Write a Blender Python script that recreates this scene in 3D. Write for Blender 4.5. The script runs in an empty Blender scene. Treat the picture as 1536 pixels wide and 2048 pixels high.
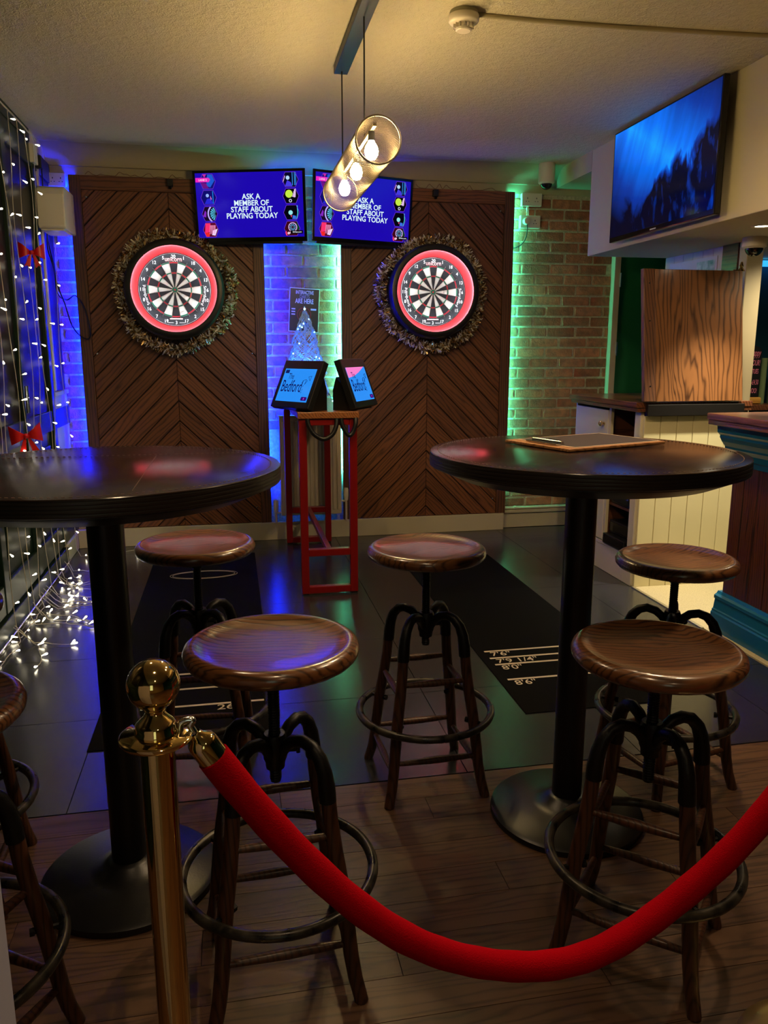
import bpy, bmesh, math, random
from mathutils import Vector, Matrix, noise
random.seed(7)
SC = bpy.context.scene
COL = SC.collection
R = math.radians
PI = math.pi

# ------------------------------------------------------------------ camera
cam = bpy.data.cameras.new('camera')
cam.sensor_fit = 'VERTICAL'
cam.sensor_height = 36.0
cam.lens = 1567.0 / 2048.0 * 36.0
cam.clip_start = 0.02
camo = bpy.data.objects.new('camera', cam)
COL.objects.link(camo)
camo.location = (0, 0, 1.348)
camo.rotation_euler = (R(90 - 11.73), 0, R(-10.93))
SC.camera = camo

# ------------------------------------------------------------------ world and exposure
w = bpy.data.worlds.new('world')
SC.world = w
w.use_nodes = True
w.node_tree.nodes['Background'].inputs[0].default_value = (0.02, 0.018, 0.016, 1)
w.node_tree.nodes['Background'].inputs[1].default_value = 0.25
SC.view_settings.view_transform = 'Standard'
SC.view_settings.look = 'None'
SC.view_settings.exposure = 0.0
SC.view_settings.gamma = 1.0
SC.view_settings.use_curve_mapping = False
SC.cycles.max_bounces = 7
SC.cycles.diffuse_bounces = 4
SC.cycles.glossy_bounces = 3
SC.cycles.transmission_bounces = 3
SC.cycles.caustics_reflective = False
SC.cycles.caustics_refractive = False

# ceiling and soffit lamps, some unseen ones added to brighten the room: (x, y, z, power, spot angle, radius, colour)
WARM = (1.0, 0.70, 0.40)
DOWNLIGHTS = [
    (0.15, 0.55, 2.6, 26.0, 125, 0.05, WARM),
    (1.55, 1.75, 2.6, 46.0, 130, 0.05, WARM),
    (0.55, -1.2, 2.6, 26.0, 130, 0.05, WARM),
    (1.50, 2.45, 2.6, 85.0, 168, 0.05, WARM),  # unseen, added to warm the brick wall and bulkhead
    (-0.35, 2.35, 2.6, 34.0, 168, 0.05, WARM),  # unseen, added as general fill on the string light side
    (2.616, 3.66, 1.948, 170.0, 76, 0.03, (1.0, 0.88, 0.62)),
    (3.18, 3.85, 1.948, 46.0, 150, 0.035, (1.0, 0.80, 0.50)),  # unseen, added to light the white post and back bar
]
PENDANT_BULB = 440.0
LED_BLUE = ((0.0006, 0.006, 1.0), 950.0)
LED_GREEN = ((0.06, 1.0, 0.62), 175.0)
RING_LED = 76.0


# ------------------------------------------------------------------ colour and materials
def lin(c):
    c = c / 255.0
    return c / 12.92 if c <= 0.04045 else ((c + 0.055) / 1.055) ** 2.4


def rgb(r, g, b):
    return (lin(r), lin(g), lin(b), 1.0)


MATS = {}


def nt(name):
    m = bpy.data.materials.new(name)
    m.use_nodes = True
    t = m.node_tree
    return m, t, t.nodes['Principled BSDF'], t.nodes.new, t.links.new


def mat(name, col, rough=0.5, metal=0.0, spec=0.5, coat=0.0, emit=None, es=0.0, trans=0.0,
        col2=None, nscale=20.0, bump=0.0, bscale=80.0, rnd=0.0, stretch=(1, 1, 1), rough2=None, alpha=None):
    if name in MATS:
        return MATS[name]
    m, t, b, N, L = nt(name)
    b.inputs['Base Color'].default_value = col
    b.inputs['Roughness'].default_value = rough
    b.inputs['Metallic'].default_value = metal
    b.inputs['Specular IOR Level'].default_value = spec
    b.inputs['Coat Weight'].default_value = coat
    b.inputs['Coat Roughness'].default_value = 0.12
    b.inputs['Transmission Weight'].default_value = trans
    if emit:
        b.inputs['Emission Color'].default_value = tuple(emit[:3]) + (1,)
        b.inputs['Emission Strength'].default_value = es
    tc = N('ShaderNodeTexCoord')
    mp = N('ShaderNodeMapping')
    mp.inputs['Scale'].default_value = stretch
    L(tc.outputs['Object'], mp.inputs['Vector'])
    vec = mp.outputs[0]
    if rnd:
        oi = N('ShaderNodeObjectInfo')
        ad = N('ShaderNodeVectorMath'); ad.operation = 'MULTIPLY_ADD'
        ad.inputs[1].default_value = (37, 19, 53)
        L(oi.outputs['Random'], ad.inputs[0]); L(vec, ad.inputs[2])
        vec = ad.outputs[0]
    out = None
    if col2:
        n = N('ShaderNodeTexNoise'); n.inputs['Scale'].default_value = nscale; n.inputs['Detail'].default_value = 6
        L(vec, n.inputs['Vector'])
        r = N('ShaderNodeValToRGB')
        r.color_ramp.elements[0].position = 0.35; r.color_ramp.elements[0].color = col
        r.color_ramp.elements[1].position = 0.68; r.color_ramp.elements[1].color = col2
        L(n.outputs[0], r.inputs[0])
        out = r.outputs[0]
        if rough2 is not None:
            mr = N('ShaderNodeMapRange'); mr.inputs[3].default_value = rough; mr.inputs[4].default_value = rough2
            mr.inputs[1].default_value = 0.35; mr.inputs[2].default_value = 0.68
            L(n.outputs[0], mr.inputs[0]); L(mr.outputs[0], b.inputs['Roughness'])
    if rnd:
        h = N('ShaderNodeHueSaturation')
        mr = N('ShaderNodeMapRange'); mr.inputs[3].default_value = 1 - rnd; mr.inputs[4].default_value = 1 + rnd
        L(oi.outputs['Random'], mr.inputs[0]); L(mr.outputs[0], h.inputs['Value'])
        if out:
            L(out, h.inputs['Color'])
        else:
            h.inputs['Color'].default_value = col
        out = h.outputs[0]
    if out:
        L(out, b.inputs['Base Color'])
    if bump:
        n2 = N('ShaderNodeTexNoise'); n2.inputs['Scale'].default_value = bscale; n2.inputs['Detail'].default_value = 5
        L(vec, n2.inputs['Vector'])
        bp = N('ShaderNodeBump'); bp.inputs['Strength'].default_value = bump; bp.inputs['Distance'].default_value = 0.01
        L(n2.outputs[0], bp.inputs['Height']); L(bp.outputs[0], b.inputs['Normal'])
    MATS[name] = m
    return m


def wood(name, dark, light, stretch=(1.2, 16, 16), rough=0.45, coat=0.0, rnd=0.25, rings=3.0, bump=0.15, axis=(0, 1, 0.6), freq=38.0, amp=3.2):
    """Grain runs along the object's local X when stretch is small in X."""
    if name in MATS:
        return MATS[name]
    m, t, b, N, L = nt(name)
    tc = N('ShaderNodeTexCoord'); oi = N('ShaderNodeObjectInfo')
    ad = N('ShaderNodeVectorMath'); ad.operation = 'MULTIPLY_ADD'
    ad.inputs[1].default_value = (7.3, 3.1, 5.7)
    L(oi.outputs['Random'], ad.inputs[0]); L(tc.outputs['Object'], ad.inputs[2])
    mp = N('ShaderNodeMapping'); mp.inputs['Scale'].default_value = stretch
    L(ad.outputs[0], mp.inputs['Vector'])
    n1 = N('ShaderNodeTexNoise'); n1.inputs['Scale'].default_value = 1.0; n1.inputs['Detail'].default_value = 3
    n1.inputs['Distortion'].default_value = 0.6
    L(mp.outputs[0], n1.inputs['Vector'])
    dt = N('ShaderNodeVectorMath'); dt.operation = 'DOT_PRODUCT'; dt.inputs[1].default_value = tuple(k * freq for k in axis)
    L(ad.outputs[0], dt.inputs[0])
    mul = N('ShaderNodeMath'); mul.operation = 'MULTIPLY_ADD'; mul.inputs[1].default_value = amp * 2
    L(n1.outputs[0], mul.inputs[0]); L(dt.outputs['Value'], mul.inputs[2])
    pp = N('ShaderNodeMath'); pp.operation = 'PINGPONG'; pp.inputs[1].default_value = 0.5
    L(mul.outputs[0], pp.inputs[0])
    mr = N('ShaderNodeMapRange'); mr.inputs[2].default_value = 0.28
    L(pp.outputs[0], mr.inputs[0])
    n2 = N('ShaderNodeTexNoise'); n2.inputs['Scale'].default_value = 6.0; n2.inputs['Detail'].default_value = 4
    L(mp.outputs[0], n2.inputs['Vector'])
    mx = N('ShaderNodeMix'); mx.data_type = 'FLOAT'; mx.inputs[0].default_value = 0.5
    L(mr.outputs[0], mx.inputs[2]); L(n2.outputs[0], mx.inputs[3])
    r = N('ShaderNodeValToRGB')
    r.color_ramp.elements[0].position = 0.22; r.color_ramp.elements[0].color = dark
    r.color_ramp.elements[1].position = 0.72; r.color_ramp.elements[1].color = light
    L(mx.outputs[0], r.inputs[0])
    h = N('ShaderNodeHueSaturation')
    m2 = N('ShaderNodeMapRange'); m2.inputs[3].default_value = 1 - rnd; m2.inputs[4].default_value = 1 + rnd
    L(oi.outputs['Random'], m2.inputs[0]); L(m2.outputs[0], h.inputs['Value']); L(r.outputs[0], h.inputs['Color'])
    L(h.outputs[0], b.inputs['Base Color'])
    b.inputs['Roughness'].default_value = rough
    b.inputs['Coat Weight'].default_value = coat
    b.inputs['Coat Roughness'].default_value = 0.15
    if bump:
        bp = N('ShaderNodeBump'); bp.inputs['Strength'].default_value = bump; bp.inputs['Distance'].default_value = 0.004
        L(mx.outputs[0], bp.inputs['Height']); L(bp.outputs[0], b.inputs['Normal'])
    MATS[name] = m
    return m


def glow(name, col, s=1.0, gloss=0.0):
    if name in MATS:
        return MATS[name]
    m, t, b, N, L = nt(name)
    b.inputs['Base Color'].default_value = (0.0, 0.0, 0.0, 1)
    b.inputs['Roughness'].default_value = 0.12
    b.inputs['Specular IOR Level'].default_value = 0.5 if gloss else 0.0
    b.inputs['Emission Color'].default_value = tuple(col[:3]) + (1,)
    b.inputs['Emission Strength'].default_value = s
    MATS[name] = m
    return m


# ------------------------------------------------------------------ mesh builder
def curve_pts(pts, k=6):
    P = [Vector(p) for p in pts]; out = []
    for i in range(len(P) - 1):
        a, b, c, d = P[max(i - 1, 0)], P[i], P[i + 1], P[min(i + 2, len(P) - 1)]
        for j in range(k):
            t = j / k
            out.append(.5 * (2 * b + (c - a) * t + (2 * a - 5 * b + 4 * c - d) * t * t + (3 * b - a - 3 * c + d) * t ** 3))
    return out + [P[-1]]


class MB:
    def __init__(s):
        s.v = []; s.f = []; s.mi = []

    def add(s, vs, fs, m=0):
        o = len(s.v)
        s.v += [Vector(p) for p in vs]
        s.f += [tuple(i + o for i in f) for f in fs]
        s.mi += [m] * len(fs)
        return s

    def box(s, x0, x1, y0, y1, z0, z1, m=0):
        vs = [(x0, y0, z0), (x1, y0, z0), (x1, y1, z0), (x0, y1, z0), (x0, y0, z1), (x1, y0, z1), (x1, y1, z1), (x0, y1, z1)]
        return s.add(vs, [(0, 3, 2, 1), (4, 5, 6, 7), (0, 1, 5, 4), (1, 2, 6, 5), (2, 3, 7, 6), (3, 0, 4, 7)], m)

    def cbox(s, size, mtx, m=0):
        a, b, c = [k / 2 for k in size]
        o = len(s.v)
        s.box(-a, a, -b, b, -c, c, m)
        for i in range(o, len(s.v)):
            s.v[i] = mtx @ s.v[i]
        return s

    def prism(s, poly, off, m=0):
        n = len(poly); off = Vector(off)
        a = [Vector(p) for p in poly]
        vs = a + [p + off for p in a]
        fs = [tuple(range(n))[::-1], tuple(range(n, 2 * n))]
        for i in range(n):
            j = (i + 1) % n
            fs.append((i, j, n + j, n + i))
        return s.add(vs, fs, m)

    def tube(s, pts, r, n=8, closed=False, caps=True, m=0, flat=1.0):
        P = [Vector(p) for p in pts]; k = len(P)
        rr = r if isinstance(r, (list, tuple)) else [r] * k
        T = []
        for i in range(k):
            a = P[i - 1] if (i > 0 or closed) else P[i]
            b = P[(i + 1) % k] if (i < k - 1 or closed) else P[i]
            d = b - a
            T.append(d.normalized() if d.length > 1e-9 else Vector((0, 0, 1)))
        u = T[0].orthogonal().normalized()
        rings = []
        for i in range(k):
            u = (u - T[i] * u.dot(T[i]))
            u = u.normalized() if u.length > 1e-6 else T[i].orthogonal().normalized()
            v = T[i].cross(u)
            rings.append([P[i] + (u * math.cos(2 * PI * j / n) + v * flat * math.sin(2 * PI * j / n)) * rr[i] for j in range(n)])
        vs = [p for q in rings for p in q]; fs = []
        for i in range(k if closed else k - 1):
            i2 = (i + 1) % k
            for j in range(n):
                j2 = (j + 1) % n
                fs.append((i * n + j, i * n + j2, i2 * n + j2, i2 * n + j))
        if caps and not closed:
            fs.append(tuple(range(n))[::-1]); fs.append(tuple(range((k - 1) * n, k * n)))
        return s.add(vs, fs, m)

    def cyl(s, p0, p1, r0, r1=None, n=20, m=0):
        return s.tube([p0, p1], [r0, r0 if r1 is None else r1], n=n, m=m)

    def lathe(s, prof, c=(0, 0, 0), n=40, mtx=None, m=0):
        """profile (r, h) around +Z (or mtx)."""
        c = Vector(c); vs = []; fs = []; idx = []
        for r, h in prof:
            if r < 1e-6:
                idx.append([len(vs)]); vs.append(Vector((0, 0, h)))
            else:
                idx.append(list(range(len(vs), len(vs) + n)))
                vs += [Vector((r * math.cos(2 * PI * j / n), r * math.sin(2 * PI * j / n), h)) for j in range(n)]
        for a, b in zip(idx, idx[1:]):
            for j in range(n):
                j2 = (j + 1) % n
                if len(a) == 1 and len(b) == 1:
                    continue
                if len(a) == 1:
                    fs.append((a[0], b[j2], b[j]))
                elif len(b) == 1:
                    fs.append((a[j], a[j2], b[0]))
                else:
                    fs.append((a[j], a[j2], b[j2], b[j]))
        if mtx is not None:
            vs = [mtx @ p for p in vs]
        return s.add([p + c for p in vs], fs, m)

    def torus(s, c, R0, r, n=48, k=10, mtx=None, m=0):
        pts = [Vector((R0 * math.cos(2 * PI * i / n), R0 * math.sin(2 * PI * i / n), 0)) for i in range(n)]
        if mtx is not None:
            pts = [mtx @ p for p in pts]
        return s.tube([p + Vector(c) for p in pts], r, n=k, closed=True, m=m)

    def sphere(s, c, r, n=16, k=10, m=0, sc=(1, 1, 1)):
        prof = [(r * math.sin(PI * i / k), -r * math.cos(PI * i / k)) for i in range(k + 1)]
        prof[0] = (0, -r); prof[-1] = (0, r)
        return s.lathe(prof, c, n, Matrix.Diagonal(Vector(sc)), m)

    def text(s, txt, size, mtx, align='CENTER', sx=1.0, thick=0.0006, m=0, shear=0.0, bold=0.0, warp=None):
        vs, fs = text_geo(txt, align, shear, bold)
        pts = [Vector((x * size * sx, y * size, 0)) for x, y in vs]
        if warp:
            pts = [warp(p) for p in pts]
        n = len(pts)
        a = [mtx @ (p + Vector((0, 0, thick))) for p in pts]
        return s.add(a, fs, m)

    def build(s, name, mats, parent=None, at=None, smooth=None, bevel=0.0, segs=2, local=False):
        me = bpy.data.meshes.new(name)
        off = Vector((0, 0, 0))
        if not local:
            if at is not None:
                off = Vector(at)
            q = parent
            while q is not None:
                off = off + q.location
                q = q.parent
        me.from_pydata([tuple(p - off) for p in s.v], [], s.f)
        bm = bmesh.new(); bm.from_mesh(me)
        bmesh.ops.recalc_face_normals(bm, faces=bm.faces)
        bm.to_mesh(me); bm.free()
        ms = mats if isinstance(mats, (list, tuple)) else [mats]
        for k in ms:
            me.materials.append(k)
        if len(ms) > 1:
            me.polygons.foreach_set('material_index', s.mi)
        if smooth is not None:
            me.polygons.foreach_set('use_smooth', [True] * len(me.polygons))
            me.set_sharp_from_angle(angle=R(smooth))
        me.update()
        o = bpy.data.objects.new(name, me)
        COL.objects.link(o)
        if at is not None:
            o.location = at
        if parent is not None:
            o.parent = parent
        if bevel:
            bv = o.modifiers.new('bevel', 'BEVEL'); bv.width = bevel; bv.segments = segs; bv.limit_method = 'ANGLE'
        return o


_TX = {}


def text_geo(txt, align, shear, bold):
    key = (txt, align, shear, bold)
    if key not in _TX:
        cu = bpy.data.curves.new('txt', 'FONT')
        cu.body = txt; cu.size = 1.0; cu.align_x = align; cu.shear = shear; cu.offset = bold
        cu.resolution_u = 3
        ob = bpy.data.objects.new('txt', cu)
        COL.objects.link(ob)
        dg = bpy.context.evaluated_depsgraph_get()
        ev = ob.evaluated_get(dg)
        me = ev.to_mesh()
        _TX[key] = ([(v.co.x, v.co.y) for v in me.vertices], [tuple(p.vertices) for p in me.polygons])
        ev.to_mesh_clear()
        bpy.data.objects.remove(ob); bpy.data.curves.remove(cu)
    return _TX[key]


def tag(o, label, cat, group=None, kind=None):
    if label: o['label'] = label
    if cat: o['category'] = cat
    if group: o['group'] = group
    if kind: o['kind'] = kind
    return o


def thing(name, label, cat, loc=(0, 0, 0), rotz=0.0, group=None):
    o = bpy.data.objects.new(name, None)
    COL.objects.link(o)
    o.empty_display_size = 0.05
    o.location = loc; o.rotation_euler = (0, 0, rotz)
    return tag(o, label, cat, group)


def struct(o):
    o['kind'] = 'structure'
    return o


def inst(name, mesh, parent, loc, rot=(0, 0, 0), scale=(1, 1, 1)):
    o = bpy.data.objects.new(name, mesh)
    COL.objects.link(o)
    o.parent = parent; o.location = loc; o.rotation_euler = rot; o.scale = scale
    return o


def XZ(x, y, z):
    """text frame standing on the XZ plane, facing -Y"""
    return Matrix.Translation((x, y, z)) @ Matrix.Rotation(PI / 2, 4, 'X')


def pose(c, yaw, tilt):
    """local x right, y into the thing, z up; the face looks along local -y"""
    return Matrix.Translation(c) @ Matrix.Rotation(yaw, 4, 'Z') @ Matrix.Rotation(-tilt, 4, 'X')


# ------------------------------------------------------------------ shared materials
M_mortar = mat('mortar', rgb(206, 190, 164), 0.95, col2=rgb(172, 158, 136), nscale=60, bump=0.5, bscale=150)
M_brick = mat('brick_clay', rgb(190, 110, 80), 0.92, col2=rgb(142, 88, 66), nscale=26, bump=0.6, bscale=90, rnd=0.30)
M_plaster = mat('cream_plaster', rgb(176, 164, 130), 0.85, bump=0.12, bscale=160)
M_white = mat('white_paint', rgb(208, 200, 178), 0.45)
M_skirt = mat('cream_gloss_paint', rgb(200, 190, 160), 0.4)
M_black = mat('black_plastic', rgb(14, 14, 15), 0.38)
M_blackm = mat('black_powder_coat', rgb(13, 13, 15), 0.42, bump=0.08, bscale=400)
M_pl = mat('white_plastic', rgb(225, 216, 196), 0.35)
M_brass = mat('polished_brass', (0.83, 0.60, 0.25, 1), 0.07, metal=1.0)
M_chrome = mat('chrome', (0.75, 0.75, 0.76, 1), 0.15, metal=1.0)
M_panelwood = wood('panel_wood', rgb(72, 41, 21), rgb(122, 75, 41), (1.6, 9, 9), 0.5, rnd=0.22, axis=(0, 0.4, 1), freq=42, amp=2.2)
M_framewood = wood('panel_frame_wood', rgb(52, 31, 19), rgb(104, 66, 42), (9, 9, 1.2), 0.5, rnd=0.12, axis=(1, .6, 0), freq=60, amp=2)
M_oak = wood('oak_flap', rgb(62, 36, 18), rgb(126, 83, 48), (4.2, 2.0, 0.9), 0.38, coat=0.3, rnd=0.0, axis=(1, 0, 0), freq=34, amp=4.6)
M_bartop = wood('bar_top_wood', rgb(64, 34, 22), rgb(110, 66, 42), (8, 1.0, 8), 0.3, coat=0.35, rnd=0.1, axis=(1, 0, .6), freq=50, amp=2)
M_seat = wood('seat_wood', rgb(46, 26, 15), rgb(108, 68, 38), (3.5, 9, 9), 0.30, coat=0.9, rnd=0.12, axis=(0, 1, .3), freq=62, amp=3.4)
M_leg = wood('leg_wood', rgb(38, 20, 11), rgb(76, 44, 25), (12, 12, 1.2), 0.42, coat=0.1, rnd=0.1, axis=(1, .7, 0), freq=70, amp=2)
M_plank = wood('floor_plank_wood', rgb(64, 45, 33), rgb(92, 66, 48), (1.4, 12, 12), 0.42, rnd=0.2, bump=0.1, axis=(0, 1, 0), freq=44, amp=3)
M_tile = mat('slate_tile', rgb(42, 43, 46), 0.22, spec=.8, col2=rgb(48, 49, 52), nscale=2.5, bump=0.015, bscale=30, rnd=0.14)
M_grout = mat('grout', rgb(60, 58, 55), 0.9)
M_mat = mat('rubber_mat', rgb(11, 11, 12), 0.95, spec=0.08, bump=0.3, bscale=700)
M_matprint = mat('mat_print', rgb(190, 178, 160), 0.8)
M_green = mat('dark_green_paint', rgb(16, 36, 22), 0.38, bump=0.03, bscale=60)
M_gdoor = mat('green_door_paint', rgb(30, 112, 66), 0.5)
M_teal = mat('teal_wall_paint', rgb(8, 74, 92), 0.7)
M_blue = mat('blue_gloss_paint', rgb(10, 92, 130), 0.28)
M_glassdark = mat('dark_window_glass', rgb(8, 10, 9), 0.35, spec=0.3)
M_red = mat('red_powder_coat', rgb(124, 11, 10), 0.32)
M_iron = mat('cast_iron', rgb(22, 22, 23), 0.42, metal=0.5, bump=0.1, bscale=120)
M_wornring = mat('worn_iron', rgb(15, 15, 17), 0.25, metal=0.3, col2=rgb(74, 68, 58), nscale=26, rough2=0.45)
M_velvet = mat('red_velvet', rgb(176, 0, 20), 0.9, spec=0.05, bump=0.35, bscale=500)
b_ = M_velvet.node_tree.nodes['Principled BSDF']
b_.inputs['Sheen Weight'].default_value = 0.03; b_.inputs['Sheen Tint'].default_value = (1, 0.1, 0.15, 1)
M_rad = mat('radiator_enamel', rgb(205, 192, 165), 0.4)

# ceiling with an embossed lining paper
mC, t_, b_, N_, L_ = nt('embossed_ceiling')
b_.inputs['Base Color'].default_value = rgb(206, 196, 166); b_.inputs['Roughness'].default_value = 0.8
tc_ = N_('ShaderNodeTexCoord'); vo_ = N_('ShaderNodeTexVoronoi'); vo_.inputs['Scale'].default_value = 26
no_ = N_('ShaderNodeTexNoise'); no_.inputs['Scale'].default_value = 45; no_.inputs['Detail'].default_value = 3; no_.inputs['Distortion'].default_value = 2.5
L_(tc_.outputs['Object'], no_.inputs['Vector']); L_(tc_.outputs['Object'], vo_.inputs['Vector'])
mx_ = N_('ShaderNodeMath'); mx_.operation = 'MULTIPLY_ADD'; mx_.inputs[1].default_value = 0.5
L_(vo_.outputs['Distance'], mx_.inputs[0]); L_(no_.outputs[0], mx_.inputs[2])
bp_ = N_('ShaderNodeBump'); bp_.inputs['Strength'].default_value = 0.6; bp_.inputs['Distance'].default_value = 0.012
L_(mx_.outputs[0], bp_.inputs['Height']); L_(bp_.outputs[0], b_.inputs['Normal'])

# ------------------------------------------------------------------ the setting
YW = 5.655          # brick face plane of the back wall
YP = 5.573         # front of the wooden panels
CEIL = 2.6
XL, XRW = -1.1, 3.9
YR = -2.6

# floor: screed with tiles (back) and planks (front) on it
floor = struct(MB().box(XL - 0.1, XRW, YR, 5.8, -0.08, -0.012).build('floor', M_grout))
TP = 0.618
tm = MB().box(-TP / 2 + .0015, TP / 2 - .0015, -TP / 2 + .0015, TP / 2 - .0015, -0.012, 0.0).build('tile', M_tile, floor, local=True)
tile_me = tm.data
bpy.data.objects.remove(tm)
for i in range(-2, 4):
    for j in range(0, 6):
        cx = 0.09 + TP * (i + .5); cy = 2.232 + TP * (j + .5)
        sx = 1.0; x0 = cx - TP / 2; x1 = cx + TP / 2; y1 = cy + TP / 2
        x0 = max(x0, XL); x1 = min(x1, 2.235)
        y1 = min(y1, 5.60)
        if x1 - x0 < .02 or y1 - (cy - TP / 2) < .02:
            continue
        o = inst('tile', tile_me, floor, ((x0 + x1) / 2, (cy - TP / 2 + y1) / 2, 0), (0, 0, 0), ((x1 - x0) / TP, (y1 - cy + TP / 2) / TP, 1))
# the tiles run on under the bar and cabinet
MB().box(2.236, XRW, 4.0, 5.6, -0.012, -0.001).build('tile_bed', M_tile, floor)
PW = 0.112
pm = MB().box(-.6, .6, -PW / 2 + .0008, PW / 2 - .0008, -0.012, 0.0).build('floor_plank', M_plank, floor, local=True, bevel=0)
plank_me = pm.data
bpy.data.objects.remove(pm)
row = 0
y = 2.228 - PW / 2
while y > -0.5:
    x = XL + ((row * 0.437) % 1.2) - 1.2
    while x < 2.9:
        a = max(x, XL); b = min(x + 1.2, 2.9)
        if b - a > 0.05:
            inst('floor_plank', plank_me, floor, ((a + b) / 2, y, 0), (0, 0, 0), ((b - a - .0016) / 1.2, 1, 1))
        x += 1.2
    y -= PW; row += 1
MB().box(XL, 2.9, YR, y + PW / 2 - .001, -0.012, 0.0).build('floor_rear', M_plank, floor)
M_vinyl = mat('speckled_vinyl', rgb(196, 184, 146), 0.6, col2=rgb(170, 158, 124), nscale=160)
struct(MB().box(2.245, XRW, 2.2, 4.0, -0.012, 0.001).build('floor_bar_vinyl', M_vinyl))
struct(MB().box(2.228, 2.245, 3.3, 4.0, -0.012, 0.006).build('trim_1', mat('aluminium_strip', (0.7, 0.68, 0.62, 1), 0.35, metal=1.0)))

# ceiling, coving, downstand beam and bulkhead
struct(MB().box(XL - 0.1, XRW, YR, 5.8, CEIL, CEIL + .08).build('ceiling', mC))
mb = MB()
prof = []
for i in range(9):
    a = i / 8 * PI / 2
    prof.append((5.46 + 0.155 * math.sin(a), 2.495 + 0.105 * math.cos(a) ** 1.0))
poly = [(XL, y_, z_) for y_, z_ in prof] + [(XL, 5.65, 2.49), (XL, 5.65, 2.61), (XL, 5.46, 2.61)]
mb.prism(poly, (2.34 - XL, 0, 0))
struct(mb.build('trim_2', M_plaster, smooth=40))
struct(MB().box(2.34, 2.60, 5.05, 5.62, 2.475, CEIL).build('trim_3', M_plaster))
M_bulk = mat('bulkhead_paint', rgb(186, 176, 142), 0.7, bump=0.04, bscale=120)
struct(MB().box(2.34, XRW, 0.9, 5.05, 1.948, CEIL).build('wall_bulkhead', M_bulk, bevel=0.004))

# back wall: mortar bed, plaster strip above, bricks in the three open strips
wall_back = struct(MB().box(XL - .1, 2.81, YW - .013, 5.8, 0, CEIL).build('wall_back', M_mortar))
MB().box(XL, 2.81, YW - .022, YW - .013, 2.432, CEIL).build('plaster_band', M_plaster, wall_back)


def brick_mesh(L, seed):
    b = bmesh.new()
    bmesh.ops.create_cube(b, size=1)
    for v in b.verts:
        v.co = Vector((v.co.x * L, v.co.y * .03, v.co.z * .063))
    bmesh.ops.bevel(b, geom=list(b.edges), offset=.005, segments=1, affect='EDGES')
    rg = random.Random(seed)
    for v in b.verts:
        v.co += Vector((rg.uniform(-.002, .002), rg.uniform(-.0025, .0025), rg.uniform(-.002, .002)))
    me = bpy.data.meshes.new('brick')
    b.to_mesh(me); b.free()
    me.materials.append(M_brick)
    return me


FULL = [brick_mesh(.213, k) for k in range(5)]
STUB = [brick_mesh(.10, 20 + k) for k in range(3)]


def brick_zone(x0, x1, z0, z1, shift):
    z = z0 + .0375; rowi = 0
    while z < z1 - .02:
        x = x0 - .225 + (shift if rowi % 2 else shift + .1125) % .225 + random.uniform(-.012, .012)
        while x < x1:
            a, b = max(x, x0), min(x + .215, x1)
            if b - a > .03:
                full = b - a > .2
                me = random.choice(FULL) if b - a > .12 else random.choice(STUB)
                L = .213 if b - a > .12 else .10
                inst('brick', me, wall_back, ((a + b) / 2, YW - .004 + random.uniform(-.003, .002), z), (0, 0, 0), ((b - a - .003) / L, 1, 1))
            x += .225
        z += .075; rowi += 1


brick_zone(XL, -0.945, 0.13, 2.43, 0.03)
brick_zone(0.235, 0.79, 0.78, 2.43, 0.07)
brick_zone(1.995, 2.81, 0.16, 2.43, 0.10)

struct(MB().box(-1.07, 2.00, YP - .02, YP - .001, 0, .128).build('baseboard_back', M_skirt, bevel=0.003))
struct(MB().box(2.012, 2.805, YW - .04, YW - .02, 0, .115).box(2.012, 2.805, YW - .055, YW - .02, .115, .14).build('baseboard_right', M_skirt, bevel=0.004))

# door recess at the end of the brick wall
d1 = struct(MB().box(2.86, 3.9, 5.66, 5.72, 0, CEIL).build('door_1', M_gdoor))
MB().box(2.81, 2.86, 5.585, 5.72, 0, 2.1).build('door_frame', M_skirt, d1, bevel=.004)
MB().box(2.87, 2.875, 5.645, 5.66, 0.4, 2.05).build('door_edge', mat('deep_green_paint', rgb(10, 44, 26), .5), d1)
for z in (1.35, 0.75, 1.85):
    MB().cyl((2.858, 5.58, z - .05), (2.858, 5.58, z + .05), .008, n=8).build('hinge', M_chrome, d1)

# left wall: green joinery, white reveal by the corner, ledge
wl = struct(MB().box(XL - .1, XL, YR, 5.2, 0, 2.53).build('wall_left', M_green))
MB().box(XL - .1, XL, 5.2, 5.62, 0, CEIL).build('reveal', M_white, wl)
MB().box(XL - .1, XL + .005, YR, 5.2, 2.53, CEIL).build('header', M_green, wl)
for k in range(-2, 7):
    y0 = 5.16 - .66 * (7 - k) + .66
    MB().box(XL, XL + .025, y0 - .04, y0 + .04, .12, 2.5).build('stile', M_green, wl, bevel=.004)
    MB().box(XL, XL + .02, y0 + .04, y0 + .62, .12, .26).build('rail', M_green, wl, bevel=.004)
    MB().box(XL, XL + .02, y0 + .04, y0 + .62, .86, .98).build('rail', M_green, wl, bevel=.004)
    MB().box(XL, XL + .02, y0 + .04, y0 + .62, 2.38, 2.5).build('rail', M_green, wl, bevel=.004)
    MB().box(XL, XL + .006, y0 + .04, y0 + .62, .98, 2.38).build('pane', M_glassdark, wl)
    MB().box(XL, XL + .012, y0 + .12, y0 + .54, .34, .78).build('panel', M_green, wl, bevel=.006)
MB().box(XL, XL + .03, YR, 5.2, 0, .10).build('plinth', M_green, wl, bevel=.004)
MB().box(XL + .03, XL + .045, 2.3, 5.2, 0, .022).build('threshold', M_chrome, wl, bevel=.004)
MB().box(XL, XL + .03, 5.2, 5.62, 1.06, 1.085).build('ledge', M_white, wl, bevel=.004)
MB().box(XL, XL + .015, 5.2, 5.62, 0.12, 1.06).build('dado_panel', M_white, wl, bevel=.004)
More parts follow.
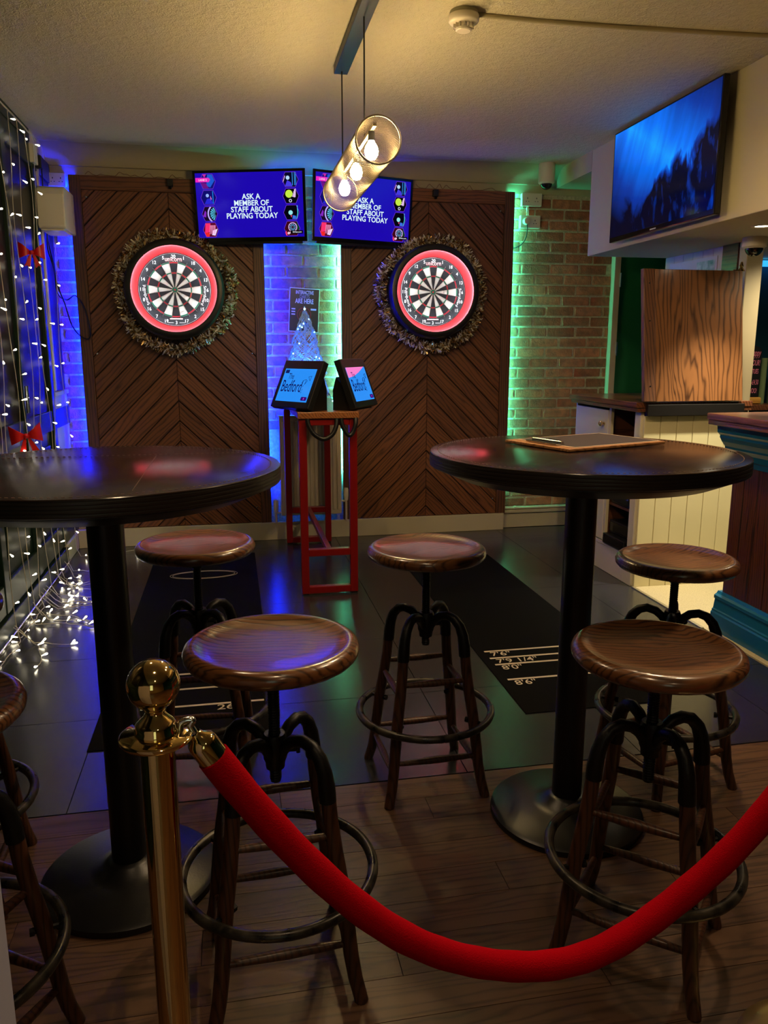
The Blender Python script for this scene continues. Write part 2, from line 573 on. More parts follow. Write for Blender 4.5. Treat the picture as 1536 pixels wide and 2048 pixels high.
MB().box(XL, XL + .024, 5.25, 5.30, 1.09, 2.44).build('architrave', M_white, wl, bevel=.008)
struct(MB().box(XL + .001, XL + .03, 5.2, 5.555, 0, .115).build('baseboard_left', M_skirt, bevel=.006))
MB().tube([(XL + .05, 4.42, 1.02), (XL + .05, 4.42, 1.16)], .009, n=10).build('pull_handle', M_chrome, wl)

# near partition edge at the left of the lens, rear and right walls
struct(MB().box(-0.75, -0.1945, 0.48, 0.60, 0, 1.05).build('wall_partition', mat('blue_lit_white_paint', rgb(170, 172, 196), 0.6), bevel=.004))  # white paint; the blue light falling on it is put into its colour
M_rear = mat('rear_wall_paint', rgb(168, 148, 108), 0.8)
struct(MB().box(XL - .1, XRW, YR - .1, YR, 0, CEIL).build('wall_rear', M_rear))
struct(MB().box(XRW, XRW + .1, YR, 5.8, 0, CEIL).build('wall_right', M_teal))
wn = struct(MB().box(-.62, .12, YR + .001, YR + .03, .82, 2.18).build('window_1', M_white, bevel=.004))
for wx in (-.59, -.235):
    for wz in (.85, 1.51):
        MB().box(wx, wx + .325, YR + .031, YR + .036, wz, wz + .63).build('pane', glow('street_lit_glass', (.85, 1.0, .72), .9), wn)
struct(MB().box(3.06, XRW, 5.0, 5.06, 0, 1.948).build('wall_bar_back', M_teal))


# ------------------------------------------------------------------ chevron wall panels
def clip(poly, n, d):
    """keep the part where n.p <= d (2D)"""
    out = []
    for i in range(len(poly)):
        a, b = poly[i], poly[(i + 1) % len(poly)]
        da = n[0] * a[0] + n[1] * a[1] - d
        db = n[0] * b[0] + n[1] * b[1] - d
        if da <= 0: out.append(a)
        if (da < 0 < db) or (db < 0 < da):
            k = da / (da - db)
            out.append((a[0] + k * (b[0] - a[0]), a[1] + k * (b[1] - a[1])))
    return out


def chevron_panel(x0, x1, label, phase):
    z0, z1 = .128, 2.43
    t = thing('wall_panel', label, 'wall panel', ((x0 + x1) / 2, YP, z0), group='chevron dart panels')
    MB().box(x0 + .024, x1 - .024, YP + .012, YP + .05, z0, z1 - .01).build('backing', mat('panel_shadow_gap', rgb(26, 16, 10), .8), t)
    st = .072
    MB().box(x0, x0 + st, YP - .012, YP + .012, z0, z1).build('stile', M_framewood, t, bevel=.002)
    MB().box(x1 - st, x1, YP - .012, YP + .012, z0, z1).build('stile', M_framewood, t, bevel=.002)
    o = MB().box(x0 + st, x1 - st, YP - .012, YP + .02, z1 - .085, z1).build('top_rail', M_panelwood, t, bevel=.002)
    xc = (x0 + x1) / 2
    pitch = .138; c45 = math.cos(PI / 4)
    for side in (-1, 1):
        xa, xb = (x0 + st, xc - .001) if side < 0 else (xc + .001, x1 - st)
        rect = [(xa, z0), (xb, z0), (xb, z1 - .085), (xa, z1 - .085)]
        # lines z - zc = -side*(x-xc)... apex at the centre line
        sgn = 1 if side < 0 else -1
        k = -1
        for k in range(-1, 24):
            lo = z0 - .0 + (k + phase) * pitch + .0045; hi = z0 + (k + 1 + phase) * pitch - .0045
            # z - sgn*(x-xc) between lo and hi
            pl = clip(rect, (-sgn, 1), hi - sgn * xc)
            if len(pl) > 2: pl = clip(pl, (sgn, -1), -(lo - sgn * xc))
            if len(pl) < 3: continue
            ar = abs(sum(pl[i][0] * pl[(i + 1) % len(pl)][1] - pl[(i + 1) % len(pl)][0] * pl[i][1] for i in range(len(pl)))) / 2
            if ar < .0006: continue
            cx = sum(p[0] for p in pl) / len(pl); cz = sum(p[1] for p in pl) / len(pl)
            ang = -sgn * PI / 4          # rotation about Y that lays local X along the grain
            mt = Matrix.Rotation(-ang, 3, 'Y')
            m = MB()
            m.prism([mt @ Vector((p[0] - cx, 0, p[1] - cz)) for p in pl], (0, .012, 0))
            o = m.build('plank', M_panelwood, t, local=True, bevel=.0028, segs=1)
            o.location = (cx - xc, 0, cz - z0); o.rotation_euler = (0, ang, 0)
    for (sx, sz) in ((x0 + .1, 2.3), (x1 - .1, 2.3), (x0 + .1, 1.32), (x1 - .1, 1.32), (x0 + .1, .24), (x1 - .1, .24)):
        MB().sphere((sx, YP - .001, sz), .0065, 8, 6, sc=(1, .4, 1)).build('screw_head', M_chrome, t)
    return t


PL0, PL1, PR0, PR1 = -0.962, 0.252, 0.774, 2.012
chevron_panel(PL0, PL1, 'chevron dark wood wall panel carrying the dartboard nearest the string lights', .35)
chevron_panel(PR0, PR1, 'chevron dark wood wall panel carrying the dartboard beside the bare brick wall', .55)
for nm, x in (('small black camera box clipped to the top of the wood panel nearest string lights', -.335),
              ('small black camera box clipped to the top of the wood panel beside bare brick', 1.43)):
    t = thing('panel_camera', nm, 'camera', (x, YP - .02, 2.35))
    MB().box(x - .018, x + .018, YP - .05, YP - .012, 2.375, 2.42).build('housing', M_black, t, bevel=.004)
    MB().cyl((x, YP - .035, 2.375), (x, YP - .04, 2.362), .009, n=10).build('lens', M_glassdark, t)


rgw = random.Random(9)
for xa_, xb_, lb in ((-.86, -.25, 'thin loose brown wire lying along the top of the panel near string lights'), (1.30, 1.92, 'thin loose brown wire lying along the top of the panel beside bare brick')):
    pts = [(xa_ + (xb_ - xa_) * k / 26, YP + rgw.uniform(-.004, .012), 2.4345 + rgw.random() ** 3 * .03) for k in range(27)]
    tag(MB().tube(curve_pts(pts, 3), .0018, 5).build('loose_wire', mat('brown_wire', rgb(120, 86, 60), .5), at=pts[0]), lb, 'wire')

# LED strips glued to the edges of the panels
def led(edge, sgn, z0, z1, m, label):
    """strip stuck behind the overhanging edge of the panel, angled at the brick"""
    x, y = edge - sgn * .012, YP + .031
    t = thing('led_strip', label, 'led strip', (x, y, z0), group='led strips behind the panels')
    a = R(-30) if sgn > 0 else R(30)            # face normal (sgn*.5, .87)
    h = z1 - z0; zc = (z0 + z1) / 2
    MB().cbox((.016, .001, h), Matrix.Translation((x, y, zc)) @ Matrix.Rotation(a, 4, 'Z') @ Matrix.Translation((0, -.0012, 0))).build('backing_tape', M_white, t)
    MB().cbox((.012, .0006, h), Matrix.Translation((x, y, zc)) @ Matrix.Rotation(a, 4, 'Z')).build('diffuser', m, t)


M_ledb = glow('led_blue', LED_BLUE[0], LED_BLUE[1])
M_ledg = glow('led_green', LED_GREEN[0], LED_GREEN[1])
M_ledb2 = glow('led_blue_middle', LED_BLUE[0], LED_BLUE[1] * 1.4)
M_ledg2 = glow('led_green_middle', LED_GREEN[0], LED_GREEN[1] * 1.4)
led(PL0, -1, .30, 2.40, M_ledb2, 'blue led strip along the panel edge in the corner by the green doors')
led(PL1, 1, .40, 2.40, M_ledb2, 'blue led strip along the panel edge between the two panels')
led(PR0, -1, .46, 2.40, M_ledg2, 'green led strip along the panel edge between the two panels')
led(PR1, 1, .30, 2.42, M_ledg, 'green led strip along the panel edge beside the power sockets')

# ------------------------------------------------------------------ dartboards
SEG = [20, 1, 18, 4, 13, 6, 10, 15, 2, 17, 3, 19, 7, 16, 8, 11, 14, 9, 12, 5]
M_sisalb = mat('sisal_black', rgb(30, 34, 40), .8, bump=.1, bscale=400)
M_sisalw = mat('sisal_cream', rgb(234, 236, 230), .8, bump=.1, bscale=400)
M_sred = mat('sisal_red', rgb(200, 24, 50), .8)
M_sgrn = mat('sisal_green', rgb(16, 120, 92), .8)
M_wire = mat('board_wire', (0.8, 0.8, 0.8, 1), .3, metal=1.0)
M_num = mat('number_white', rgb(235, 238, 240), .5)
M_logo = mat('logo_pink', rgb(245, 190, 190), .5)
M_surr = mat('red_surround', rgb(240, 66, 74), .45)
M_ringled = glow('ring_led', (0.86, 0.95, 1.0), RING_LED)
FY = Matrix.Rotation(PI / 2, 4, 'X')      # lathe axis +Z -> -Y (towards the room)


def dartboard(cx, cz, label):
    yb = 5.487
    t = thing('dartboard', label, 'dartboard', (cx, YP, cz), group='lit dartboards')
    C = Vector((cx, yb, cz))
    MB().lathe([(0, -.036), (.226, -.036), (.226, 0), (0, 0)], C, 64, FY).build('board', M_sisalb, t)
    MB().lathe([(0, -.085), (.19, -.085), (.19, -.037), (0, -.037)], C, 48, FY).build('mount', M_black, t)

    def sector(m, r0, r1, k, y, mi=0):
        n = 4; pts = []
        for i in range(n + 1):
            a = R(90 - 18 * k + 9 - 18 * i / n); pts.append((a, r1))
        for i in range(n, -1, -1):
            a = R(90 - 18 * k + 9 - 18 * i / n); pts.append((a, r0))
        vs = [C + Vector((r * math.cos(a), -y, r * math.sin(a))) for a, r in pts]
        q = len(vs)
        fs = [(i, i + 1, q - 2 - i, q - 1 - i) for i in range(n)]
        m.add(vs, fs, mi)

    for k in range(20):
        rings = (('green_segment', M_sgrn),) if k % 2 else (('red_segment', M_sred),)
        for r0, r1 in ((.099, .107), (.162, .170)):
            m_ = MB(); sector(m_, r0, r1, k, .0006); m_.build(rings[0][0], rings[0][1], t)
        if k % 2:
            for r0, r1 in ((.016, .099), (.107, .162)):
                m_ = MB(); sector(m_, r0, r1, k, .0006); m_.build('cream_segment', M_sisalw, t)
    MB().lathe([(.00635, .0007), (.016, .0007)], C, 24, FY).build('outer_bull', M_sgrn, t)
    MB().lathe([(0, .0008), (.00635, .0008)], C, 16, FY).build('inner_bull', M_sred, t)
    wr = MB()
    for r in (.00635, .016, .099, .107, .162, .170):
        wr.torus(C + Vector((0, -.001, 0)), r, .0007, 64, 4, FY)
    for k in range(20):
        a = R(90 - 18 * k + 9)
        d = Vector((math.cos(a), 0, math.sin(a)))
        wr.tube([C + d * .016 + Vector((0, -.001, 0)), C + d * .186 + Vector((0, -.001, 0))], .0008, 4)
    wr.torus(C + Vector((0, -.002, 0)), .2215, .0010, 64, 5, FY)
    wr.build('spider_wires', M_wire, t)
    for k, s in enumerate(SEG):
        a = R(90 - 18 * k)
        nm = MB(); nm.text(str(s), .029, XZ(cx + .203 * math.cos(a), yb - .0015, cz + .203 * math.sin(a) - .0095), bold=.012, sx=.95)
        nm.build('number', M_num, t)
    nm = MB()
    arc = lambda r, flip: (lambda p: Vector(((r - p.y) * math.cos(flip + p.x / r), -(r - p.y) * math.sin(flip + p.x / r), 0)))
    nm.text('Smartboard', .026, XZ(cx, yb - .0016, cz), bold=.006, warp=lambda p: Vector(((.1795 + p.y) * math.sin(p.x / .187 + R(101)), (.1795 + p.y) * math.cos(p.x / .187 + R(101)), 0)))
    nm.text('Smartboard', .026, XZ(cx, yb - .0016, cz), bold=.006, warp=lambda p: Vector(((.1795 + p.y) * math.sin(p.x / .187 - R(101)), (.1795 + p.y) * math.cos(p.x / .187 - R(101)), 0)))
    nm.box(cx - .052, cx - .018, yb - .0014, yb - .0012, cz - .2045, cz - .2025)
    nm.box(cx + .018, cx + .052, yb - .0014, yb - .0012, cz - .2045, cz - .2025)
    nm.build('side_lettering', M_num, t)
    nm = MB()
    nm.text('unicorn', .040, XZ(cx, yb - .0018, cz + .1735), bold=.018, sx=.86)
    nm.box(cx - .040, cx + .040, yb - .0018, yb - .0012, cz - .1835, cz - .1755)
    nm.build('logo_lettering', M_logo, t)
    for o in t.children:
        if o.name.split('.')[0] != 'mount':
            o.scale = (1.03, 1, 1.03)
    # red tapered surround and the black ring-light housing
    MB().lathe([(.2335, -.030), (.2335, .004), (.244, .018), (.266, .054), (.280, .064), (.280, -.030)], C, 72, FY).build('surround', M_surr, t, smooth=35)
    hs = MB().lathe([(.2815, -.08), (.316, -.08), (.320, .02), (.316, .058), (.306, .076), (.286, .082), (.2715, .079), (.2705, .0755), (.2815, .0745), (.2815, -.08)], C, 72, FY).build('ring_light_housing', M_black, t, smooth=35)
    MB().lathe([(.2725, .0738), (.2808, .0738), (.2808, .0716), (.2725, .0716), (.2725, .0738)], C, 72, FY).build('light_ring', M_ringled, hs)
    return t


dartboard(-.336, 1.73, 'lit dartboard with red surround on the panel nearest the string lights')
dartboard(1.408, 1.738, 'lit dartboard with red surround on the panel beside the bare brick wall')


# ------------------------------------------------------------------ tinsel
def tinsel(cx, cz, label, seed):
    rg = random.Random(seed)
    Y0 = YP - .055
    t = thing('tinsel_garland', label, 'tinsel', (cx, YP, cz), group='tinsel garlands')
    path = []
    for i in range(72):
        a = 2 * PI * i / 72
        rr = .362 + .010 * math.sin(3 * a + seed) + .006 * math.sin(7 * a)
        path.append(Vector((cx + rr * math.cos(a), Y0, cz + rr * math.sin(a) - .008)))
    MB().tube(path, .003, 5, closed=True).build('core_wire', mat('tinsel_core', rgb(80, 66, 40), .6), t)
    g = [MB(), MB()]
    for i in range(3000):
        a = rg.uniform(0, 2 * PI); k = int(a / (2 * PI) * 72) % 72
        p = path[k].lerp(path[(k + 1) % 72], rg.random())
        th = rg.uniform(-.25, 1.25) * PI
        rad = Vector((math.cos(a), 0, math.sin(a)))
        d = (rad * math.cos(rg.uniform(0, 2 * PI)) + Vector((0, -1, 0)) * rg.uniform(-.4, 1) + Vector((-math.sin(a), 0, math.cos(a))) * rg.uniform(-.7, .7)).normalized()
        L = rg.uniform(.024, .056)
        q = p + d * L
        if q.y > YP - .004: q.y = YP - .004
        wv = d.orthogonal().normalized(); wv.rotate(Matrix.Rotation(rg.uniform(0, PI), 3, d))
        wv *= rg.uniform(.0022, .0056)
        mid = p.lerp(q, .55) + Vector((rg.uniform(-.004, .004), 0, rg.uniform(-.004, .004)))
        n0 = [p - wv, p + wv, mid + wv * 1.1, mid - wv * 1.1, q + wv * .8, q - wv * .8]
        g[0 if rg.random() < .62 else 1].add(n0, [(0, 1, 2, 3), (3, 2, 4, 5)])
    a_ = g[0].build('gold_fringe', mat('tinsel_gold', (.78, .56, .28, 1), .16, metal=1.0), t); a_['kind'] = 'stuff'
    b = g[1].build('silver_fringe', mat('tinsel_silver', (1.0, .92, .76, 1), .30, metal=.3), t); b['kind'] = 'stuff'


tinsel(-.336, 1.725, 'gold tinsel garland round the dartboard nearest the string lights', 1)
tinsel(1.408, 1.733, 'gold tinsel garland round the dartboard beside the bare brick wall', 5)


# ------------------------------------------------------------------ lane screens
def G(r, g, b, s=1.0):
    return glow('screen_%d_%d_%d_%g' % (r, g, b, s), rgb(r, g, b), s)


def lane_tv(c, yaw, tilt, lane, label):
    m = pose(c, yaw, tilt)
    t = thing('lane_screen', label, 'screen', c, group='lane screens')
    W, H = .735, .436
    bz = MB()
    bz.cbox((W, .012, H), m @ Matrix.Translation((0, .006, 0)))
    bz.build('bezel', mat('gloss_black', rgb(10, 10, 12), .16), t, bevel=.003)
    MB().cbox((W * .86, .04, H * .8), m @ Matrix.Translation((0, .03, -.01))).build('rear_shell', M_black, t, bevel=.01)
    MB().cbox((W * .92, .02, .016), m @ Matrix.Translation((0, .006, -H / 2 - .006))).build('speaker_bar', M_black, t, bevel=.003)
    SW, SH = .70, .392
    ms = m @ Matrix.Translation((0, -.0008, .006))
    scr = MB().cbox((SW, .0012, SH), ms).build('screen', glow('screen_ground', (0.012, 0.002, 0.42), 1.0, gloss=1), t)
    F = ms @ Matrix.Translation((0, -.0012, 0)) @ Matrix.Rotation(PI / 2, 4, 'X')   # local xy of text -> screen plane

    def flat(m_, pts, lift=0.0):
        m_.add([F @ Vector((x, y, lift)) for x, y in pts], [tuple(range(len(pts)))])

    def disc(m_, x, y, r, lift=0.0, n=20, a0=0, a1=2 * PI, r0=0):
        pts = [(x + r * math.cos(a0 + (a1 - a0) * i / n), y + r * math.sin(a0 + (a1 - a0) * i / n)) for i in range(n + (0 if abs(a1 - a0 - 2 * PI) < .01 else 1))]
        if r0:
            n2 = len(pts)
            q = [(x + r0 * math.cos(a0 + (a1 - a0) * i / n), y + r0 * math.sin(a0 + (a1 - a0) * i / n)) for i in range(n2)]
            full = abs(a1 - a0 - 2 * PI) < .01
            vs = [F @ Vector((p[0], p[1], lift)) for p in pts + q]
            m_.add(vs, [(i, (i + 1) % n2, n2 + (i + 1) % n2, n2 + i) for i in range(n2 if full else n2 - 1)])
        else:
            flat(m_, pts, lift)

    tx = MB()
    for i, s in enumerate(('ASK A', 'MEMBER OF', 'STAFF ABOUT', 'PLAYING TODAY')):
        tx.text(s, .046, F @ Matrix.Translation((.012, .036 - .0385 * i, 0)), bold=.018, sx=.95)
    tx.build('message', glow('screen_text', (.75, .95, 1.0), 1.0), scr)
    pill = MB(); flat(pill, [(-.348, .142), (-.262, .142), (-.252, .150), (-.252, .160), (-.262, .168), (-.348, .168)], .0003)
    pill.build('lane_tag', G(240, 40, 190), scr)
    MB().text(lane, .017, F @ Matrix.Translation((-.30, .149, .0006)), bold=.01).build('lane_number', G(255, 225, 245), scr)

    hexes = MB(); rim = MB()
    cols = {}

    def get(key):
        return cols.setdefault(key, MB())

    def hexa(cx, cy, key):
        h = .044; wv = .052
        pts = [(cx - wv, cy), (cx - wv + .02, cy + h), (cx + wv - .02, cy + h), (cx + wv, cy), (cx + wv - .02, cy - h), (cx - wv + .02, cy - h)]
        flat(get(key), pts, .0001)
        for a, b in zip(pts, pts[1:] + pts[:1]):
            dx, dy = b[0] - a[0], b[1] - a[1]; l = math.hypot(dx, dy); nx, ny = -dy / l * .0011, dx / l * .0011
            flat(get((120, 60, 220)), [(a[0] + nx, a[1] + ny), (b[0] + nx, b[1] + ny), (b[0] - nx, b[1] - ny), (a[0] - nx, a[1] - ny)], .0004)

    xl, xr = -.268, .272
    ys = [.146, .049, -.049, -.146]
    hexa(xl, ys[0], (20, 20, 120)); hexa(xl, ys[1], (16, 14, 110)); hexa(xl, ys[2], (26, 8, 40)); hexa(xl, ys[3], (90, 8, 40))
    flat(get((200, 40, 160)), [(xl - .032, .188), (xl - .008, .188), (xl - .02, .168)], .0003)
    flat(get((30, 90, 210)), [(xl, .186), (xl + .03, .186), (xl + .045, .15), (xl + .015, .11), (xl - .01, .12)], .0003)
    flat(get((110, 20, 130)), [(xl - .045, .14), (xl - .01, .135), (xl + .005, .106), (xl - .032, .106)], .0003)
    disc(get((150, 180, 255)), xl - .008, .062, .0105, .0003)
    flat(get((40, 40, 210)), [(xl - .03, .01), (xl - .012, .042), (xl + .012, .045), (xl + .03, .01)], .0003)
    flat(get((30, 130, 230)), [(xl + .026, .088), (xl + .031, .088), (xl + .031, .012), (xl + .026, .012)], .0003)
    flat(get((230, 120, 200)), [(xl + .012, .06), (xl + .02, .04), (xl + .01, .03)], .0003)
    flat(get((130, 40, 190)), [(xl - .046, -.064), (xl - .030, -.028), (xl - .022, -.04), (xl - .026, -.07)], .0003)
    disc(get((190, 170, 255)), xl + .045, -.049, .060, .0003, 18, R(130), R(235), .051)
    for k in range(7):
        a = R(120 + 20 * k)
        flat(get((90, 200, 235)), [(xl + .045 + .008 * math.cos(a), -.049 + .008 * math.sin(a)), (xl + .045 + .042 * math.cos(a - .11), -.049 + .042 * math.sin(a - .11)), (xl + .045 + .042 * math.cos(a + .11), -.049 + .042 * math.sin(a + .11))], .0003)
    flat(get((250, 50, 110)), [(xl - .034, -.106), (xl, -.106), (xl - .006, -.16), (xl - .04, -.165)], .0003)
    flat(get((240, 40, 40)), [(xl - .044, -.16), (xl - .006, -.165), (xl - .012, -.188), (xl - .034, -.188)], .0003)
    flat(get((235, 215, 255)), [(xl + .012, -.150), (xl + .046, -.140), (xl + .028, -.182), (xl + .006, -.178)], .0003)
    for k in range(5):
        flat(get((255, 150, 200)), [(xl - .004 + .008 * k, -.118), (xl + .001 + .008 * k, -.118), (xl - .006 + .008 * k, -.172), (xl - .009 + .008 * k, -.172)], .0005)
    hexa(xr, ys[0], (8, 8, 40)); hexa(xr, ys[1], (6, 5, 14)); hexa(xr, ys[2], (4, 4, 16)); hexa(xr, ys[3], (60, 8, 24))
    disc(get((180, 215, 255)), xr - .016, .157, .012, .0003)
    flat(get((70, 60, 225)), [(xr - .036, .106), (xr - .02, .142), (xr + .004, .13), (xr + .012, .106)], .0003)
    for dx in (.012, .026, .034):
        flat(get((60, 160, 255)), [(xr + dx, .188), (xr + dx + .0035, .188), (xr + dx + .0035, .112), (xr + dx, .112)], .0003)
    flat(get((235, 180, 255)), [(xr - .05, .13), (xr - .044, .135), (xr - .032, .168), (xr - .036, .17)], .0003)
    disc(get((196, 235, 70)), xr - .012, .062, .0235, .0003, 28)
    for k in range(4):
        a = R(70 - 24 * k); bx, by = xr + .022, .052
        flat(get((225, 190, 235)), [(bx - .01 * k * .6, by + .034 - .013 * k), (bx + .012 - .004 * k, by + .042 - .012 * k), (bx + .010, by + .010 - .006 * k), (bx + .003, by + .006 - .006 * k)], .0004)
    disc(get((220, 225, 255)), xr - .004, .021, .010, .0003, 14, 0, 2 * PI, .006)
    disc(get((150, 230, 235)), xr - .006, -.050, .014, .0003)
    flat(get((70, 220, 240)), [(xr + .036, -.008), (xr + .040, -.008), (xr + .044, -.05), (xr + .034, -.088), (xr + .031, -.088), (xr + .039, -.05)], .0003)
    flat(get((60, 110, 225)), [(xr + .004, -.088), (xr + .008, -.066), (xr + .028, -.07), (xr + .03, -.09)], .0003)
    flat(get((230, 70, 110)), [(xr - .008, -.066), (xr + .004, -.066), (xr - .001, -.08)], .0003)
    flat(get((10, 60, 30)), [(xr + .028, -.104), (xr + .034, -.104), (xr + .052, -.146), (xr + .034, -.16)], .0003)
    disc(get((215, 180, 235)), xr + .004, -.138, .029, .0003, 26, 0, 2 * PI, .024)
    for k in range(10):
        a = R(36 * k)
        flat(get((90, 180, 235)), [(xr + .004 + .005 * math.cos(a), -.138 + .005 * math.sin(a)), (xr + .004 + .021 * math.cos(a - .15), -.138 + .021 * math.sin(a - .15)), (xr + .004 + .021 * math.cos(a + .15), -.138 + .021 * math.sin(a + .15))], .0004)
    flat(get((8, 6, 12)), [(xr - .012, -.158), (xr + .07, -.158), (xr + .07, -.178), (xr - .012, -.178)], .0006)
    get((240, 245, 255)).text('501fun.com', .0125, F @ Matrix.Translation((xr + .032, -.1715, .0009)), bold=.01)
    disc(get((240, 190, 215)), xr - .024, -.174, .008, .0005); disc(get((240, 190, 215)), xr - .010, -.171, .007, .0005)
    flat(get((250, 60, 110)), [(xr - .046, -.17), (xr - .038, -.158), (xr - .032, -.188), (xr - .04, -.188)], .0005)
    for key, m_ in cols.items():
        m_.build('screen_picture', G(*key), scr)
    # wall bracket
    br = MB()
    ctr = m @ Vector((0, .05, 0))
    br.tube([ctr, Vector((ctr.x, YP - .06, ctr.z)), Vector((.51 + (.10 if c[0] > .5 else -.10), YW - .03, ctr.z))], .012, 8)
    br.build('bracket_arm', M_black, t)
    return t


lane_tv((.164, 5.40, 2.250), R(-17.4), R(-5.2), 'LANE 2', 'wall screen showing lane 2 message beside the dartboard nearest the string lights')
lane_tv((.912, 5.435, 2.257), R(17.2), R(-5.4), 'LANE 1', 'wall screen showing lane 1 message partly hidden by the pendant lamp')

# ------------------------------------------------------------------ large television on the bulkhead
mT, t_, b_, N_, L_ = nt('tv_underwater_picture')
b_.inputs['Base Color'].default_value = (0, 0, 0, 1); b_.inputs['Roughness'].default_value = 0.10
tc_ = N_('ShaderNodeTexCoord'); sp_ = N_('ShaderNodeSeparateXYZ'); L_(tc_.outputs['Object'], sp_.inputs[0])


def mth(op, a, b=None, c=None):
    n = N_('ShaderNodeMath'); n.operation = op
    for i, k in enumerate((a, b, c)):
        if k is None: continue
        if isinstance(k, (int, float)): n.inputs[i].default_value = k
        else: L_(k, n.inputs[i])
    return n.outputs[0]


def nzz(sc, det, stretch, dis=0.0):
    mp = N_('ShaderNodeMapping'); mp.inputs['Scale'].default_value = stretch
    L_(tc_.outputs['Object'], mp.inputs['Vector'])
    n = N_('ShaderNodeTexNoise'); n.inputs['Scale'].default_value = sc; n.inputs['Detail'].default_value = det; n.inputs['Distortion'].default_value = dis
    L_(mp.outputs[0], n.inputs['Vector'])
    return n.outputs[0]


# object coords: y -0.5 (near) .. +0.5 (far); z -0.28 .. 0.28
near = mth('MULTIPLY_ADD', sp_.outputs[1], -1.0, 0.5)                 # 0 far .. 1 near
zz = mth('MULTIPLY_ADD', sp_.outputs[2], 1.75, 0.5)                   # 0 bottom .. 1 top
rm_ = N_('ShaderNodeMapping'); rm_.inputs['Rotation'].default_value = (R(-24), 0, 0)
L_(tc_.outputs['Object'], rm_.inputs['Vector'])
rm2 = N_('ShaderNodeMapping'); rm2.inputs['Scale'].default_value = (1, 5.0, 0.8)
L_(rm_.outputs[0], rm2.inputs['Vector'])
rn_ = N_('ShaderNodeTexNoise'); rn_.inputs['Scale'].default_value = 2.2; rn_.inputs['Detail'].default_value = 8; rn_.inputs['Distortion'].default_value = 0.5
L_(rm2.outputs[0], rn_.inputs['Vector'])
rays = rn_.outputs[0]
ang = mth('ADD', mth('MULTIPLY', near, 0.55), mth('MULTIPLY', zz, 0.55))
band = mth('SUBTRACT', 1.0, mth('MULTIPLY', mth('ABSOLUTE', mth('SUBTRACT', ang, 0.64)), 1.9))
lum = mth('MULTIPLY', mth('MAXIMUM', band, 0.0), mth('MULTIPLY_ADD', rays, 0.8, 0.45))
reef = nzz(6.0, 6, (1, 1.0, 0.7), 0.8)
line = mth('ADD', mth('MULTIPLY', near, 0.60), 0.12)                  # reef skyline height
line = mth('ADD', line, mth('MULTIPLY', mth('SUBTRACT', reef, 0.5), 0.8))
dep = N_('ShaderNodeMapRange'); dep.inputs[1].default_value = -0.06; dep.inputs[2].default_value = 0.05
L_(mth('SUBTRACT', zz, line), dep.inputs[0])
sparkle = nzz(22.0, 5, (1, 1.0, 0.45), 0.3)
sk = N_('ShaderNodeMapRange'); sk.inputs[1].default_value = 0.54; sk.inputs[2].default_value = 0.72; sk.inputs[4].default_value = 0.35
L_(sparkle, sk.inputs[0])
L2 = mth('ADD', mth('MULTIPLY', lum, dep.outputs[0]), mth('MULTIPLY', sk.outputs[0], mth('MULTIPLY', near, mth('SUBTRACT', 1.0, dep.outputs[0]))))
rp = N_('ShaderNodeValToRGB')
rp.color_ramp.elements[0].position = 0.0; rp.color_ramp.elements[0].color = (0.0006, 0.0018, 0.014, 1)
rp.color_ramp.elements[1].position = 1.0; rp.color_ramp.elements[1].color = (0.01, 0.42, 1.0, 1)
e = rp.color_ramp.elements.new(0.35); e.color = (0.001, 0.035, 0.35, 1)
e = rp.color_ramp.elements.new(0.68); e.color = (0.001, 0.16, 0.90, 1)
L_(L2, rp.inputs[0])
L_(rp.outputs[0], b_.inputs['Emission Color']); b_.inputs['Emission Strength'].default_value = 1.0
tv = thing('television', 'large flat television showing blue underwater picture on the white bulkhead', 'television', (2.30, 4.065, 2.28))
MB().box(2.265, 2.295, 3.535, 4.595, 1.972, 2.582).build('bezel', mat('gloss_black', rgb(10, 10, 12), .16), tv, bevel=.004)
MB().box(2.295, 2.335, 3.70, 4.43, 2.05, 2.48).build('wall_bracket', M_black, tv, bevel=.004)
scr = MB().box(2.2635, 2.2648, 3.548, 4.582, 1.998, 2.572)
so = scr.build('screen', mT, tv)
MB().box(2.2642, 2.2652, 4.06, 4.12, 1.981, 1.987).build('maker_badge', mat('badge_grey', rgb(190, 190, 190), .4), tv)

# ------------------------------------------------------------------ poster
pt = thing('poster', 'black poster about interactive darts taped to the brick between the panels', 'poster', (.52, YW - .02, 1.46))
Mp = Matrix.Translation((.521, YW - .024, 1.614)) @ Matrix.Rotation(R(3.2), 4, 'Y')
MB().cbox((.21, .0012, .297), Mp).build('sheet', mat('poster_white', rgb(226, 224, 220), .5), pt)
MB().cbox((.200, .0010, .287), Mp @ Matrix.Translation((0, -.001, 0))).build('printed_face', mat('poster_black', rgb(16, 14, 18), .35), pt)
Fp = Mp @ Matrix.Translation((0, -.0018, 0)) @ Matrix.Rotation(PI / 2, 4, 'X')
tx = MB()
tx.text('INTERACTIVE', .034, Fp @ Matrix.Translation((0, .108, 0)), sx=.60, bold=.014)
tx.text('ARE HERE', .044, Fp @ Matrix.Translation((0, .046, 0)), sx=.66, bold=.016)
for k in range(3):
    tx.add([Fp @ Vector((-.088 + a, .002 - .018 * k + b, 0)) for a, b in ((0, 0), (.026, 0), (.026, .008), (0, .008))], [(0, 1, 2, 3)])
tx.add([Fp @ Vector(p) for p in ((.045, .002, 0), (.084, .002, 0), (.084, .014, 0), (.045, .014, 0))], [(0, 1, 2, 3)])
tx.build('headline', mat('poster_text', rgb(200, 190, 225), .5), pt)
MB().text('DARTS', .036, Fp @ Matrix.Translation((0, .079, 0)), sx=.62, bold=.012).build('headline_outline', mat('poster_text_dim', rgb(128, 116, 160), .5), pt)
